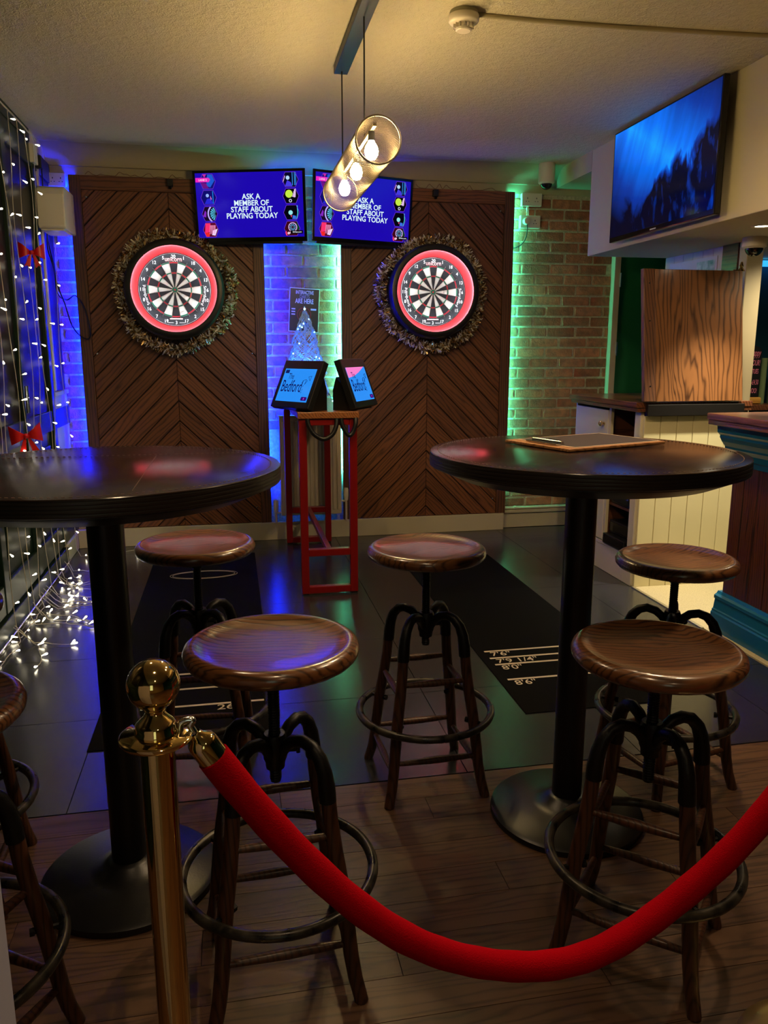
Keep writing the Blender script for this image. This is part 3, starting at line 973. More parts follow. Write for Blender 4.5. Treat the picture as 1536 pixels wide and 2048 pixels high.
pm_ = MB(); Cp = Fp @ Vector((.0, -.03, .0002))
for r0, r1 in ((.044, .05), (.028, .033)):
    pm_.lathe([(r0, 0), (r1, 0)], (0, 0, 0), 36, Fp @ Matrix.Translation((0, -.03, .0002)))
pm_.build('printed_board', mat('poster_red', rgb(120, 24, 30), .5), pt)

# ------------------------------------------------------------------ radiator with pipework
rd = thing('radiator', 'cream panel radiator under the poster behind the red table frame', 'radiator', (.537, YW - .04, .18))
MB().box(.32, .755, 5.520, 5.580, .18, .885).build('panel', M_rad, rd, bevel=.006)
for k in range(13):
    x = .345 + k * .0322
    MB().box(x - .009, x + .009, 5.511, 5.521, .215, .855).build('rib', M_rad, rd, bevel=.004)
MB().box(.315, .76, 5.515, 5.585, .885, .893).build('top_grille', M_rad, rd, bevel=.002)
for x, zt in ((.285, .26), (.79, .33)):
    p = MB().tube([(x, 5.545, .128), (x, 5.545, zt - .05)], .0085, 10).tube([(x, 5.545, zt - .06), (.32 if x < .5 else .755, 5.545, zt - .06)], .008, 10).build('pipe', M_rad, rd, smooth=40)
    MB().lathe([(0, zt - .055), (.014, zt - .055), (.018, zt - .02), (.018, zt + .02), (.014, zt + .035), (0, zt + .035)], (x, 5.545, 0), 14).build('valve', M_pl, rd, smooth=40)
wp = MB().tube([(2.02, YW - .045, .153), (2.80, YW - .045, .153)], .012, 10)
tag(wp.tube([(2.10, YW - .045, .155), (2.115, YW - .045, .155)], .016, 10).build('heating_pipe', M_skirt, at=(2.02, YW - .045, .14), smooth=40), 'cream heating pipe on the skirting below the bare brick wall', 'pipe')

# ------------------------------------------------------------------ red table with its top
rt = thing('red_table', 'narrow red steel table with wooden top standing end-on to the wall', 'table', (.505, 4.83, 0))
X0, X1, YA, YB = .347, .663, 4.20, 5.44
for y0 in (YA, YB - .04):
    for x0 in (X0, X1 - .042):
        MB().box(x0, x0 + .042, y0, y0 + .04, .008, .985).build('leg', M_red, rt, bevel=.003)
        MB().box(x0 + .004, x0 + .038, y0 + .003, y0 + .037, 0, .008).build('foot_pad', M_black, rt)
    MB().box(X0 + .042, X1 - .042, y0, y0 + .04, .008, .048).build('bottom_rail', M_red, rt, bevel=.003)
    MB().box(X0 + .042, X1 - .042, y0, y0 + .04, .222, .262).build('middle_rail', M_red, rt, bevel=.003)
    MB().box(X0 + .042, X1 - .042, y0, y0 + .04, .948, .985).build('top_rail', M_red, rt, bevel=.003)
MB().box(.490, .520, YA + .04, YB - .04, .226, .258).build('stretcher', M_red, rt, bevel=.003)
MB().box(X0 - .006, X1 + .010, YA - .012, YB + .01, .985, 1.02).build('table_top', wood('red_table_top_wood', rgb(88, 48, 24), rgb(150, 92, 48), (8, 1.0, 8), .4, coat=.2, rnd=0, axis=(1, 0, .8), freq=60, amp=2.5), rt, bevel=.003)


# tablet kiosks
def kiosk(c, yaw, tilt, label, corner):
    m = pose(c, yaw, tilt)
    t = thing('tablet_kiosk', label, 'tablet', (c[0], c[1], 1.02), group='tablet kiosks')
    W, H = .32, .277
    MB().cbox((W, .040, H), m @ Matrix.Translation((0, .020, 0))).build('enclosure', M_black, t, bevel=.004)
    my = Matrix.Translation((c[0], c[1], 0)) @ Matrix.Rotation(yaw, 4, 'Z')
    st = [(-.02, 1.021), (.105, 1.021), (.105, 1.13), (.085, 1.20), (.045, 1.15)]
    MB().prism([my @ Vector((-.13, y, z)) for y, z in st], my.to_3x3() @ Vector((.26, 0, 0))).build('stand', M_black, t)
    SW, SH = .262, .192
    ms = m @ Matrix.Translation((0, -.0006, -.008))
    scr = MB().cbox((SW, .001, SH), ms).build('screen', glow('kiosk_screen', (.022, .27, .92), 1.0, gloss=1), t)
    F = ms @ Matrix.Translation((0, -.0010, 0)) @ Matrix.Rotation(PI / 2, 4, 'X')
    ink = MB()
    ink.text('Bedford', .098, F @ Matrix.Translation((-.030, -.040, 0)), sx=.54, bold=.004)
    ink.text('The', .050, F @ Matrix.Translation((-.060, .034, 0)), sx=.60, bold=.002)
    for a, b in (((.055, .030), (.075, .034)), ((.075, .034), (.070, .005)), ((.070, .005), (.085, .03)), ((.085, .05), (.108, .055)), ((.108, .055), (.104, .028)), ((.104, .028), (.085, .05)), ((.045, .012), (.055, .03)), ((.06, -.01), (.064, .0)), ((.062, -.03), (.066, -.02)), ((.06, -.045), (.064, -.038))):
        ink.tube([F @ Vector((a[0], a[1], 0)), F @ Vector((b[0], b[1], 0))], .0011, 4)
    ink.build('screen_lettering', G(16, 20, 92), scr)

    def flat(nm, pts, mt, lift=.0004):
        MB().add([F @ Vector((x, y, lift)) for x, y in pts], [tuple(range(len(pts)))]).build(nm, mt, scr)
    flat('screen_button', [(.082, -.088), (.122, -.088), (.126, -.082), (.126, -.072), (.122, -.066), (.082, -.066), (.078, -.072), (.078, -.082)], G(52, 12, 110))
    flat('screen_button_mark', [(.098, -.082), (.106, -.082), (.106, -.072), (.098, -.072)], G(200, 60, 190), .0007)
    if corner:
        flat('screen_corner', [(-.131, .096), (.120, .096), (.03, .066), (-.05, .046), (-.131, .038)], G(250, 130, 205))
    else:
        flat('screen_badge', [(-.122, .068), (-.090, .068), (-.090, .088), (-.122, .088)], G(18, 30, 96))
    MB().cbox((.006, .001, .013), m @ Matrix.Translation((0, -.001, .121))).build('camera_slot', mat('slot_black', rgb(3, 3, 3), .3), t)
    return t


kiosk((.351, 4.335, 1.164), R(-55), R(26), 'black tablet kiosk on the red table with plain blue screen, facing the string lights', False)
kiosk((.704, 4.36, 1.168), R(58), R(20), 'black tablet kiosk on the red table with pink corner on its screen', True)
for nm, pts in (('thick black cable looping under the red table top, the wider of two', [(.392, 4.175, .985), (.398, 4.17, .95), (.425, 4.165, .905), (.475, 4.165, .878), (.522, 4.168, .90), (.545, 4.175, .945), (.55, 4.185, .985)]),
                ('thick black cable looping under the red table top, the narrower of two', [(.572, 4.175, .985), (.578, 4.17, .95), (.598, 4.167, .91), (.618, 4.167, .895), (.637, 4.17, .915), (.650, 4.175, .955), (.652, 4.185, .985)])):
    tag(MB().tube(curve_pts(pts), .0125, 12).build('cable_loop', M_black, at=pts[3], smooth=50), nm, 'cable')

# ------------------------------------------------------------------ acrylic Christmas tree
xt = thing('christmas_tree', 'small clear wire christmas tree with blue lights standing on the red table', 'christmas tree', (.452, 4.86, 1.021))
M_acr = mat('frosted_acrylic', rgb(150, 190, 250), .25, spec=.6)
rg = random.Random(3)
tiers = [(1.035, .165, 1.24, .085), (1.20, .132, 1.40, .060), (1.37, .088, 1.57, .010)]
wv = MB()
for z0, r0, z1, r1 in tiers:
    for k in range(56):
        a = rg.uniform(0, 2 * PI); tt = rg.random()
        pts = []
        for i in range(9):
            q = i / 8; r = r0 + (r1 - r0) * min(1, max(0, tt * .3 + q * .8)); z = z0 + (z1 - z0) * min(1, max(0, tt * .3 + q * .8))
            aa = a + q * 2.4 * (1 if k % 2 else -1)
            j = rg.uniform(-.006, .006)
            pts.append((.452 + (r + j) * math.cos(aa), 4.86 + (r + j) * math.sin(aa), z + rg.uniform(-.006, .006)))
        wv.tube(pts, .0017, 4)
wv.build('wire_foliage', M_acr, xt)
MB().tube([(.452, 4.86, 1.03), (.452, 4.86, 1.60)], .004, 8).lathe([(0, 1.021), (.05, 1.021), (.05, 1.027), (.01, 1.035), (0, 1.035)], (.452, 4.86, 0), 16).build('stem', M_acr, xt)
M_xl = glow('tree_bulb', (.30, .75, 1.0), 9.0)
ld = bpy.data.lights.new('tree_glow', 'POINT'); ld.energy = 4.0; ld.color = (.06, .28, 1.0); ld.shadow_soft_size = .03
lo = bpy.data.objects.new('tree_glow', ld); COL.objects.link(lo); lo.parent = xt; lo.location = (0, 0, .22)
for k in range(22):
    z0, r0, z1, r1 = tiers[k % 3]
    a = rg.uniform(PI, 2 * PI); q = rg.random()
    r = r0 + (r1 - r0) * q; z = z0 + (z1 - z0) * q
    MB().sphere((.452 + r * math.cos(a), 4.86 + r * math.sin(a), z), .0042, 8, 6).build('light_bulb', M_xl, xt)
MB().sphere((.452, 4.855, 1.585), .006, 8, 6).build('light_bulb', M_xl, xt)

# ------------------------------------------------------------------ electrics
M_slot = mat('socket_hole', rgb(20, 18, 16), .6)


def socket(x0, x1, z0, z1, label, box=.03, dep=YW - .012):
    t = thing('power_socket', label, 'socket', ((x0 + x1) / 2, dep, z0), group='power sockets')
    MB().box(x0, x1, dep - box, dep, z0, z1).build('back_box', M_pl, t, bevel=.003)
    MB().box(x0 - .001, x1 + .001, dep - box - .008, dep - box, z0 - .001, z1 + .001).build('face_plate', M_pl, t, bevel=.003)
    yy = dep - box - .0085
    for cx in (x0 + (x1 - x0) * .27, x0 + (x1 - x0) * .73):
        zc = (z0 + z1) / 2
        MB().box(cx - .0025, cx + .0025, yy - .0004, yy + .001, zc + .004, zc + .014).box(cx - .013, cx - .006, yy - .0004, yy + .001, zc - .014, zc - .010).box(cx + .006, cx + .013, yy - .0004, yy + .001, zc - .014, zc - .010).build('pin_holes', M_slot, t)
    return t


socket(2.082, 2.230, 2.348, 2.434, 'upper white double socket on the brick wall under the dome camera')
socket(2.076, 2.224, 2.199, 2.284, 'lower white double socket on the brick wall with a plug in it')
socket(-1.09, -.985, 2.366, 2.445, 'double socket in the blue lit corner above the white wall box', .03)
tag(MB().box(2.128, 2.142, YW - .03, YW - .012, 2.286, 2.346).build('trunking', M_pl, at=(2.135, YW - .02, 2.286)), 'short white trunking joining the two sockets on the brick wall', 'trunking')
pg = thing('plug', 'white plug in the lower socket with black lead behind the panel', 'plug', (2.115, YW - .05, 2.22))
MB().lathe([(0, .0), (.026, .0), (.027, .012), (.022, .030), (.0, .034)], (2.116, YW - .051, 2.243), 20, FY).build('plug_body', M_pl, pg, smooth=40)
MB().tube(curve_pts([(2.116, YW - .072, 2.225), (2.118, YW - .075, 2.18), (2.112, YW - .07, 2.13), (2.085, YW - .06, 2.085), (2.05, YW - .045, 2.065), (2.022, YW - .03, 2.06)]), .004, 8).build('lead', M_black, pg, smooth=50)

# dome cameras
def dome_cam(c, top, r, label, h=.085):
    t = thing('dome_camera', label, 'camera', c, group='dome cameras')
    x, y, z = c
    MB().lathe([(0, top - z), (r * .95, top - z), (r, top - z - .006), (r, top - z - h), (r * .86, top - z - h - .006), (0, top - z - h - .006)], c, 36).build('housing', M_pl, t, smooth=35)
    k = top - z - h - .005
    MB().lathe([(r * .74, k)] + [(r * .74 * math.cos(R(a)), k - r * .72 * math.sin(R(a))) for a in range(10, 90, 10)] + [(0, k - r * .72)], c, 32).build('smoked_dome', mat('smoked_dome', rgb(10, 10, 12), .05, spec=.8), t, smooth=50)
    MB().torus((x, y, z + k), r * .78, .004, 32, 8).build('dome_ring', M_pl, t, smooth=60)


dome_cam((2.198, 5.455, 2.43), 2.60, .056, 'white dome camera hanging under the ceiling above the wall sockets', .125)
dome_cam((2.85, 4.04, 1.86), 1.948, .064, 'white dome camera under the bulkhead soffit above the bar', .05)

# white wall box, adapter box and leads in the corner
bx = thing('wall_box', 'white rounded equipment box on the corner wall beside the wood panel', 'wall box', (-.98, 5.30, 2.05))
pr = [(5.46, 2.29), (5.20, 2.29), (5.165, 2.275), (5.145, 2.24), (5.135, 2.06), (5.15, 2.045), (5.46, 2.045)]
MB().prism([(-1.075, y, z) for y, z in pr], (.155, 0, 0)).build('cover', M_pl, bx, bevel=.008)
MB().box(-1.099, -1.06, 5.20, 5.42, 2.07, 2.26).build('wall_plate', mat('aged_white_plastic', rgb(196, 176, 136), .5), bx, bevel=.004)
MB().box(-1.06, -.935, 5.15, 5.40, 2.035, 2.044).build('base_tray', M_pl, bx)
ab = thing('adapter_box', 'small white junction box with black adapter high in the corner', 'junction box', (-1.08, 5.22, 2.42))
MB().box(-1.099, -1.055, 5.10, 5.19, 2.40, 2.50).build('junction_cover', M_pl, ab, bevel=.004)
MB().box(-1.075, -1.04, 5.195, 5.24, 2.39, 2.46).build('plug_adapter', M_black, ab, bevel=.004)
tag(MB().tube(curve_pts([(-1.045, 5.22, 2.39), (-1.05, 5.24, 2.33), (-1.06, 5.28, 2.20), (-1.07, 5.36, 2.0), (-1.06, 5.42, 1.86), (-1.055, 5.45, 1.75), (-1.03, 5.50, 1.64), (-1.0, 5.53, 1.50), (-.95, 5.54, 1.43), (-.90, 5.55, 1.42), (-.895, 5.55, 1.50), (-.92, 5.55, 1.62), (-.97, 5.55, 1.69), (-1.02, 5.53, 1.66), (-1.06, 5.46, 1.70), (-1.06, 5.42, 1.84), (-1.075, 5.36, 1.95), (-1.06, 5.30, 2.04)], 4), .004, 6).build('power_lead', M_black, at=(-1.045, 5.22, 2.39), smooth=60), 'thin black lead looping down the blue lit corner', 'cable')

# smoke detector and ceiling trunking
sd = thing('smoke_detector', 'white smoke detector on the embossed ceiling', 'smoke detector', (.92, 3.17, 2.53))
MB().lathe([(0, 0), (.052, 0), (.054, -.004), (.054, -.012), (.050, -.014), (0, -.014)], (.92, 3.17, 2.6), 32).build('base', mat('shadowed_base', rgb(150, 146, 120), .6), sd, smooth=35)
MB().lathe([(0, -.014), (.056, -.014), (.058, -.018), (.058, -.034), (.054, -.040), (.040, -.046), (0, -.046)], (.92, 3.17, 2.6), 36).build('body', M_pl, sd, smooth=35)
for k in range(14):
    a = 2 * PI * k / 14
    MB().cbox((.012, .004, .016), Matrix.Translation((.92 + .034 * math.cos(a), 3.17 + .034 * math.sin(a), 2.6 - .052)) @ Matrix.Rotation(a, 4, 'Z')).build('vent_fin', M_pl, sd)
MB().lathe([(0, -.046), (.028, -.046), (.028, -.058), (.031, -.060), (.030, -.066), (.026, -.069), (0, -.069)], (.92, 3.17, 2.6), 28).build('cap', M_pl, sd, smooth=35)
tag(MB().tube([(.975, 3.175, 2.595), (1.2, 3.185, 2.595), (1.5, 3.18, 2.594), (1.9, 3.165, 2.595), (2.338, 3.14, 2.595)], .010, 8).build('ceiling_cable', M_plaster, at=(.975, 3.175, 2.595), smooth=50), 'painted cable running along the ceiling from the smoke detector', 'cable')

# ------------------------------------------------------------------ pendant lamp
pl = thing('pendant_lamp', 'long tubular gold mesh pendant lamp hanging from a ceiling bar', 'lamp', (.54, 3.40, 1.98))
MB().box(.509, .571, 2.75, 3.83, 2.562, 2.599).build('ceiling_bar', M_blackm, pl, bevel=.002)
zt, rt_ = 2.066, .080
for yy in (3.19, 3.79):
    MB().tube([(.54, yy, 2.562), (.54, yy, zt + rt_ - .01)], .0032, 8).build('cord', M_black, pl)
sh = MB(); nA, nL = 54, 100
vs = []; fs = []
for i in range(nL + 1):
    y_ = 2.90 + (3.87 - 2.90) * i / nL
    for j in range(nA):
        a = 2 * PI * (j + .5 * (i % 2)) / nA
        vs.append((.54 + rt_ * math.cos(a), y_, zt + rt_ * math.sin(a)))
for i in range(0, nL - 1):
    for j in range(nA):
        if i % 2 == 0:
            q = (i * nA + j, (i + 1) * nA + j, (i + 2) * nA + j, (i + 1) * nA + (j - 1) % nA)
        else:
            q = (i * nA + j, (i + 1) * nA + (j + 1) % nA, (i + 2) * nA + j, (i + 1) * nA + j)
        fs.append(q)
sh.add(vs, fs)
so = sh.build('mesh_shade', mat('gold_mesh', (.34, .29, .21, 1), .42, metal=1.0), pl)
wf = so.modifiers.new('wire', 'WIREFRAME'); wf.thickness = .0016; wf.use_even_offset = False
for yy in (2.90, 3.87):
    MB().torus((.54, yy, zt), rt_, .0035, 48, 8, FY).build('end_ring', mat('gold_mesh', (.34, .29, .21, 1), .42, metal=1.0), pl, smooth=60)
MB().box(.534, .546, 2.97, 3.82, zt + rt_ - .018, zt + rt_ - .006).build('inner_bar', mat('gold_mesh', (.34, .29, .21, 1), .42, metal=1.0), pl)
M_bulb = glow('bulb_warm', (1.0, .70, .30), PENDANT_BULB)
for yy in (3.04, 3.40, 3.74):
    hd = MB().cyl((.54, yy, zt + rt_ - .018), (.54, yy, zt + .03), .012, n=12).build('lamp_holder', M_blackm, pl)
    MB().lathe([(.0, -.035), (.014, -.031), (.023, -.018), (.026, -.004), (.022, .012), (.013, .026), (.011, .032), (0, .032)], (.54, yy, zt - .002), 16).build('bulb', M_bulb, hd, smooth=60)


# ------------------------------------------------------------------ recessed downlights, real and added
for i, (x, y, z, P, ang, rad, colr) in enumerate(DOWNLIGHTS):
    lbl = ['round downlight in the ceiling over the space between the tall tables', 'round downlight in the ceiling in front of the bar', 'round downlight in the ceiling behind the rope barrier', 'added fill downlight, out of view, in the ceiling beside the bulkhead', 'added fill downlight, out of view, in the ceiling near the string lights',
           'round downlight in the bulkhead soffit over the bar opening', 'added downlight, out of view, in the bulkhead soffit over the back bar'][i]
    t = thing('downlight', lbl, 'light', (x, y, z - .004), group='recessed downlights')
    MB().lathe([(.036, -.001), (.052, -.001), (.050, -.006), (.036, -.005)], (x, y, z), 28).build('trim_ring', M_white, t, smooth=40)
    MB().lathe([(0, -.002), (.036, -.002)], (x, y, z), 24).build('lens', glow('downlight_lens_%d' % i, colr, 14.0), t)
    ld = bpy.data.lights.new('downlight_beam', 'SPOT')
    ld.energy = P; ld.color = colr; ld.spot_size = R(ang); ld.spot_blend = .95 if z < 2 else .6; ld.shadow_soft_size = rad
    lo = bpy.data.objects.new('downlight_beam', ld)
    COL.objects.link(lo); lo.parent = t; lo.location = (0, 0, -.012)


# ------------------------------------------------------------------ dart mats
def dmat(x0, x1, y0, y1, label):
    t = thing('dart_mat', label, 'mat', ((x0 + x1) / 2, (y0 + y1) / 2, 0), group='dart mats')
    MB().box(x0, x1, y0, y1, .0002, .004).build('mat_sheet', M_mat, t, bevel=.0015)
    return t


def on_floor(x, y, z=.0046):
    return Matrix.Translation((x, y, z))


dm = dmat(1.045, 1.645, 2.588, 5.2, 'black dart mat with throw lines below the dartboard beside bare brick')
ln = MB(); tx = MB()
for yy, s in ((3.205, '7\'6"'), (3.124, '7\'9 1/4"'), (3.052, '8\'0"'), (2.893, '8\'6"')):
    ln.box(1.082, 1.61, yy - .007, yy + .007, .0041, .0045)
    tx.text(s, .062, on_floor(1.10, yy - .058), align='LEFT', bold=.006, sx=1.0)
ln.build('throw_lines', M_matprint, dm); tx.build('painted_distances', M_matprint, dm)
dm = dmat(-.532, .115, 2.60, 5.2, 'black dart mat with throw lines below the dartboard nearest string lights')
ln = MB(); tx = MB()
for yy in (3.205, 3.124, 3.052, 2.893):
    ln.box(-.50, .08, yy - .007, yy + .007, .0041, .0045)
tx.text('260', .062, on_floor(-.10, 2.838), align='LEFT', bold=.006, sx=1.1)
ln.build('throw_lines', M_matprint, dm); tx.build('painted_distances', M_matprint, dm)
ov = MB()
for a, b in ((.20, .085), (.185, .072)):
    ov.tube([(-.205 + a * math.cos(2 * PI * k / 48), 4.72 + b * math.sin(2 * PI * k / 48), .0044) for k in range(48)], .0018, 4, closed=True)
ov.build('printed_oval', M_matprint, dm)

# ------------------------------------------------------------------ cabinet, flap and the fittings behind
cb = thing('cabinet', 'white corner cabinet with knobbed door and open shelf beside bare brick', 'cabinet', (2.45, 4.45, 0))
CX = 2.23
MB().box(CX + .01, 2.90, 4.86, 4.88, .0, 1.005).build('end_panel', M_white, cb)
MB().box(CX + .004, 2.90, 4.388, 4.40, .17, 1.005).build('divider', wood('shelf_wood', rgb(60, 34, 20), rgb(98, 58, 34), rough=.5, rnd=0), cb)
MB().box(2.86, 2.90, 4.03, 4.86, .17, 1.005).build('back_panel', M_black, cb)
MB().box(CX, CX + .025, 4.02, 4.88, .0, .165).build('toe_board', M_white, cb, bevel=.003)
MB().box(CX - .003, 2.86, 4.03, 4.86, .165, .182).build('bottom_shelf', M_white, cb)
MB().box(CX + .03, 2.86, 4.09, 4.388, .415, .432).build('shelf', MATS['shelf_wood'], cb)
MB().box(CX, CX + .022, 4.02, 4.085, .165, 1.005).build('corner_stile', M_white, cb, bevel=.003)
MB().box(CX + .002, CX + .022, 4.372, 4.40, .182, 1.005).build('stile', M_skirt, cb, bevel=.002)
dr = MB().box(CX, CX + .02, 4.402, 4.855, .19, .99).build('door', M_white, cb, bevel=.003)
MB().lathe([(0, 0), (.010, 0), (.008, .010), (.016, .018), (.017, .028), (.010, .034), (0, .035)], (CX, 4.455, .905), 20, Matrix.Rotation(-PI / 2, 4, 'Y')).build('knob', M_brass, dr, smooth=50)
M_tg = mat('cream_matchboard', rgb(214, 204, 160), .5)
for k in range(7):
    x = CX + .012 + .1 * k
    MB().box(x + .0015, x + .0985, 4.0, 4.02, .0, .985).build('matchboard', M_tg, cb, bevel=.003)
tag(MB().box(2.195, 2.90, 4.0, 4.87, 1.008, 1.03).box(2.185, 2.90, 3.995, 4.88, 1.031, 1.062).build('cabinet_worktop', M_bartop, at=(2.5, 4.4, 1.008), bevel=.003), 'dark wooden worktop on the white corner cabinet', 'worktop')

fl = thing('counter_flap', 'raised oak counter flap with dark grain standing above the cream matchboard', 'counter flap', (2.51, 4.0, 1.05))
lean = .105
def flapm(x, z, y=0):   # z is height along the leaning flap
    return Vector((x, 3.968 + y + lean * (z - 1.062) / .72, z))
f1 = MB(); a = flapm
f1.add([a(2.285, 1.066), a(2.815, 1.066), a(2.815, 1.775), a(2.285, 1.775), a(2.285, 1.066, .028), a(2.815, 1.066, .028), a(2.815, 1.775, .028), a(2.285, 1.775, .028)],
       [(0, 1, 2, 3), (7, 6, 5, 4), (0, 4, 5, 1), (1, 5, 6, 2), (2, 6, 7, 3), (3, 7, 4, 0)])
f1.build('leaf', M_oak, fl, bevel=.002)
f2 = MB()
f2.add([a(2.215, 1.066, -.004), a(2.283, 1.066, -.004), a(2.283, 1.777, -.004), a(2.215, 1.777, -.004), a(2.215, 1.066, .03), a(2.283, 1.066, .03), a(2.283, 1.777, .03), a(2.215, 1.777, .03)],
       [(0, 1, 2, 3), (7, 6, 5, 4), (0, 4, 5, 1), (1, 5, 6, 2), (2, 6, 7, 3), (3, 7, 4, 0)])
f2.build('edge_lipping', M_framewood, fl, bevel=.004)
MB().box(2.24, 2.83, 3.965, 3.995, .988, 1.05).build('hinge_ledge', mat('dark_ledge_wood', rgb(12, 8, 6), .5), fl, bevel=.002)
for z in (1.7, 1.5, 1.15):
    MB().sphere(tuple(a(2.25, z, -.005)), .005, 8, 6, sc=(1, .4, 1)).build('screw_head', M_black, fl)
lt = thing('brass_latch', 'small brass latch at the top corner of the raised oak flap', 'latch', (2.82, 4.10, 1.79))
MB().lathe([(0, 0), (.022, 0), (.016, .01), (.007, .022), (.012, .03), (.008, .04), (.006, .05), (0, .055)], (2.835, 4.115, 1.775), 14).box(2.79, 2.83, 4.108, 4.122, 1.777, 1.785).build('latch_body', M_brass, lt, smooth=40)

# wall, posts and chart behind the flap
wb = struct(MB().box(2.91, 2.93, 4.39, 5.05, 0, 1.948).build('wall_bar_side', M_white))
for k in range(6):
    MB().box(2.904, 2.91, 4.395 + .109 * k, 4.50 + .109 * k, 1.07, 1.945).build('matchboard', M_white, wb, bevel=.002)
ch = thing('wall_chart', 'white notice with green print on the matchboard above the raised flap', 'notice', (2.9, 4.65, 1.6))
MB().box(2.8995, 2.9025, 4.45, 4.98, 1.45, 1.90).build('sheet', mat('notice_white', rgb(205, 205, 205), .4), ch)
MB().box(2.8980, 2.8992, 4.47, 4.66, 1.45, 1.88).build('green_print', mat('notice_green', rgb(40, 150, 120), .3, col2=rgb(220, 235, 225), nscale=14), ch)
MB().box(2.8980, 2.8992, 4.86, 4.93, 1.80, 1.805).build('heading', M_slot, ch)
struct(MB().box(2.89, 2.935, 4.24, 4.388, 0, 1.948).build('trim_4', M_bartop))
struct(MB().box(2.895, 3.0, 4.16, 4.235, 0, 1.948).build('trim_5', M_skirt, bevel=.006))

# ------------------------------------------------------------------ bar
br = thing('bar_counter', 'bar counter with blue mouldings and dark boarded front', 'bar', (2.6, 2.2, 0))
Y0, Y1 = 0.9, 3.31
MB().box(2.345, 2.88, Y0, Y1 - .02, .0, .985).build('carcass', M_black, br)
k = 0; y = Y0
M_bfront = wood('bar_front_wood', rgb(34, 16, 10), rgb(84, 42, 24), (8, 8, 0.9), .3, coat=.35, rnd=.15, axis=(.5, 1, 0), freq=60, amp=3)
while y < Y1 - .03:
    MB().box(2.318, 2.344, y + .001, min(y + .099, Y1 - .02), .18, .84).build('board', M_bfront, br, bevel=.004)
    y += .1
pf = [(2.345, 0), (2.278, 0), (2.278, .085), (2.284, .092), (2.284, .100), (2.290, .105), (2.296, .150), (2.290, .155), (2.290, .170), (2.302, .178), (2.310, .190), (2.345, .190)]
MB().prism([(x, Y0, z) for x, z in pf], (0, Y1 - Y0, 0)).build('plinth_moulding', M_blue, br)
cf = [(2.345, .815), (2.312, .815), (2.310, .838), (2.300, .845), (2.296, .872), (2.278, .892), (2.276, .902), (2.258, .925), (2.246, .945), (2.246, .955), (2.232, .968), (2.228, 1.003), (2.345, 1.003)]
MB().prism([(x, Y0, z) for x, z in cf], (0, Y1 - Y0, 0)).build('cornice_moulding', M_blue, br)
tp = MB().box(2.192, 2.90, Y0, Y1 + .02, 1.004, 1.026).build('lower_top', M_bartop, br, bevel=.003)
MB().box(2.186, 2.90, Y0, Y1 + .025, 1.027, 1.057).build('upper_top', M_bartop, br, bevel=.004)

# back bar: shelf, chalkboard, steel cylinders
bs = thing('back_bar_shelf', 'wooden back bar shelf below the teal wall', 'shelf', (3.4, 4.8, .9))
MB().box(3.07, XRW, 4.62, 5.0, .955, .99).build('board', M_bartop, bs, bevel=.003)
MB().box(3.07, XRW, 4.70, 5.0, 0, .954).build('cupboard', M_black, bs)
cbd = thing('chalkboard_sign', 'small chalkboard with pink happy hour lettering on a wooden stand behind the bar', 'sign', (3.40, 4.74, .992))
MB().box(3.28, 3.475, 4.70, 4.765, .991, 1.035).build('wooden_stand', wood('pine_stand', rgb(170, 112, 40), rgb(222, 166, 80), (2, 14, 14), .4, rnd=0), cbd, bevel=.010)
bo = [(3.30, 1.03), (3.462, 1.03), (3.462, 1.33)] + [(3.381 + .081 * math.cos(R(q)), 1.33 + .045 * math.sin(R(q))) for q in range(15, 166, 15)] + [(3.30, 1.33)]
MB().prism([(x, 4.725, z) for x, z in bo], (0, .012, 0)).build('slate', mat('chalkboard_black', rgb(22, 20, 24), .5), cbd)
tx = MB()
for s, x, z, sz, sh_ in (('Happy', 3.452, 1.305, .062, .3), ('HOUR!', 3.455, 1.243, .052, .2), ('-TUES', 3.448, 1.190, .044, 0), ('R-£4.50', 3.455, 1.118, .046, .1), ('WOHOO!', 3.448, 1.062, .046, .1)):
    tx.text(s, sz, XZ(x, 4.7235, z), align='RIGHT', sx=.46, shear=sh_, bold=.008)
tx.build('chalk_lettering', mat('pink_chalk', rgb(236, 130, 165), .8), cbd)
for x, y, r, h, lb in ((3.513, 4.76, .020, .30, 'slim green tinted glass cylinder beside the chalkboard sign'), (3.560, 4.72, .023, .29, 'brushed steel cup tube in front on the back bar shelf'), (3.60, 4.79, .024, .30, 'brushed steel cup tube at the back by the teal wall')):
    tag(MB().lathe([(0, 0), (r, 0), (r, h - .01), (r * 1.05, h - .006), (r * 1.05, h), (r * .85, h), (r * .85, .01), (0, .01)], (x, y, .991), 20).build('cup_tube', mat('brushed_steel' if 'steel' in lb else 'green_glass_tube', (.55, .54, .50, 1) if 'steel' in lb else rgb(120, 140, 100), .3, metal=1.0 if 'steel' in lb else 0.0), at=(x, y, .991), smooth=40), lb, 'tube')
tag(MB().box(3.08, XRW, 4.93, 4.98, 1.900, 1.935).build('shelf_light', glow('bar_shelf_blue', (.03, .35, .9), 1.6), at=(3.5, 4.95, 1.90)), 'blue strip light above the teal back bar wall', 'light')

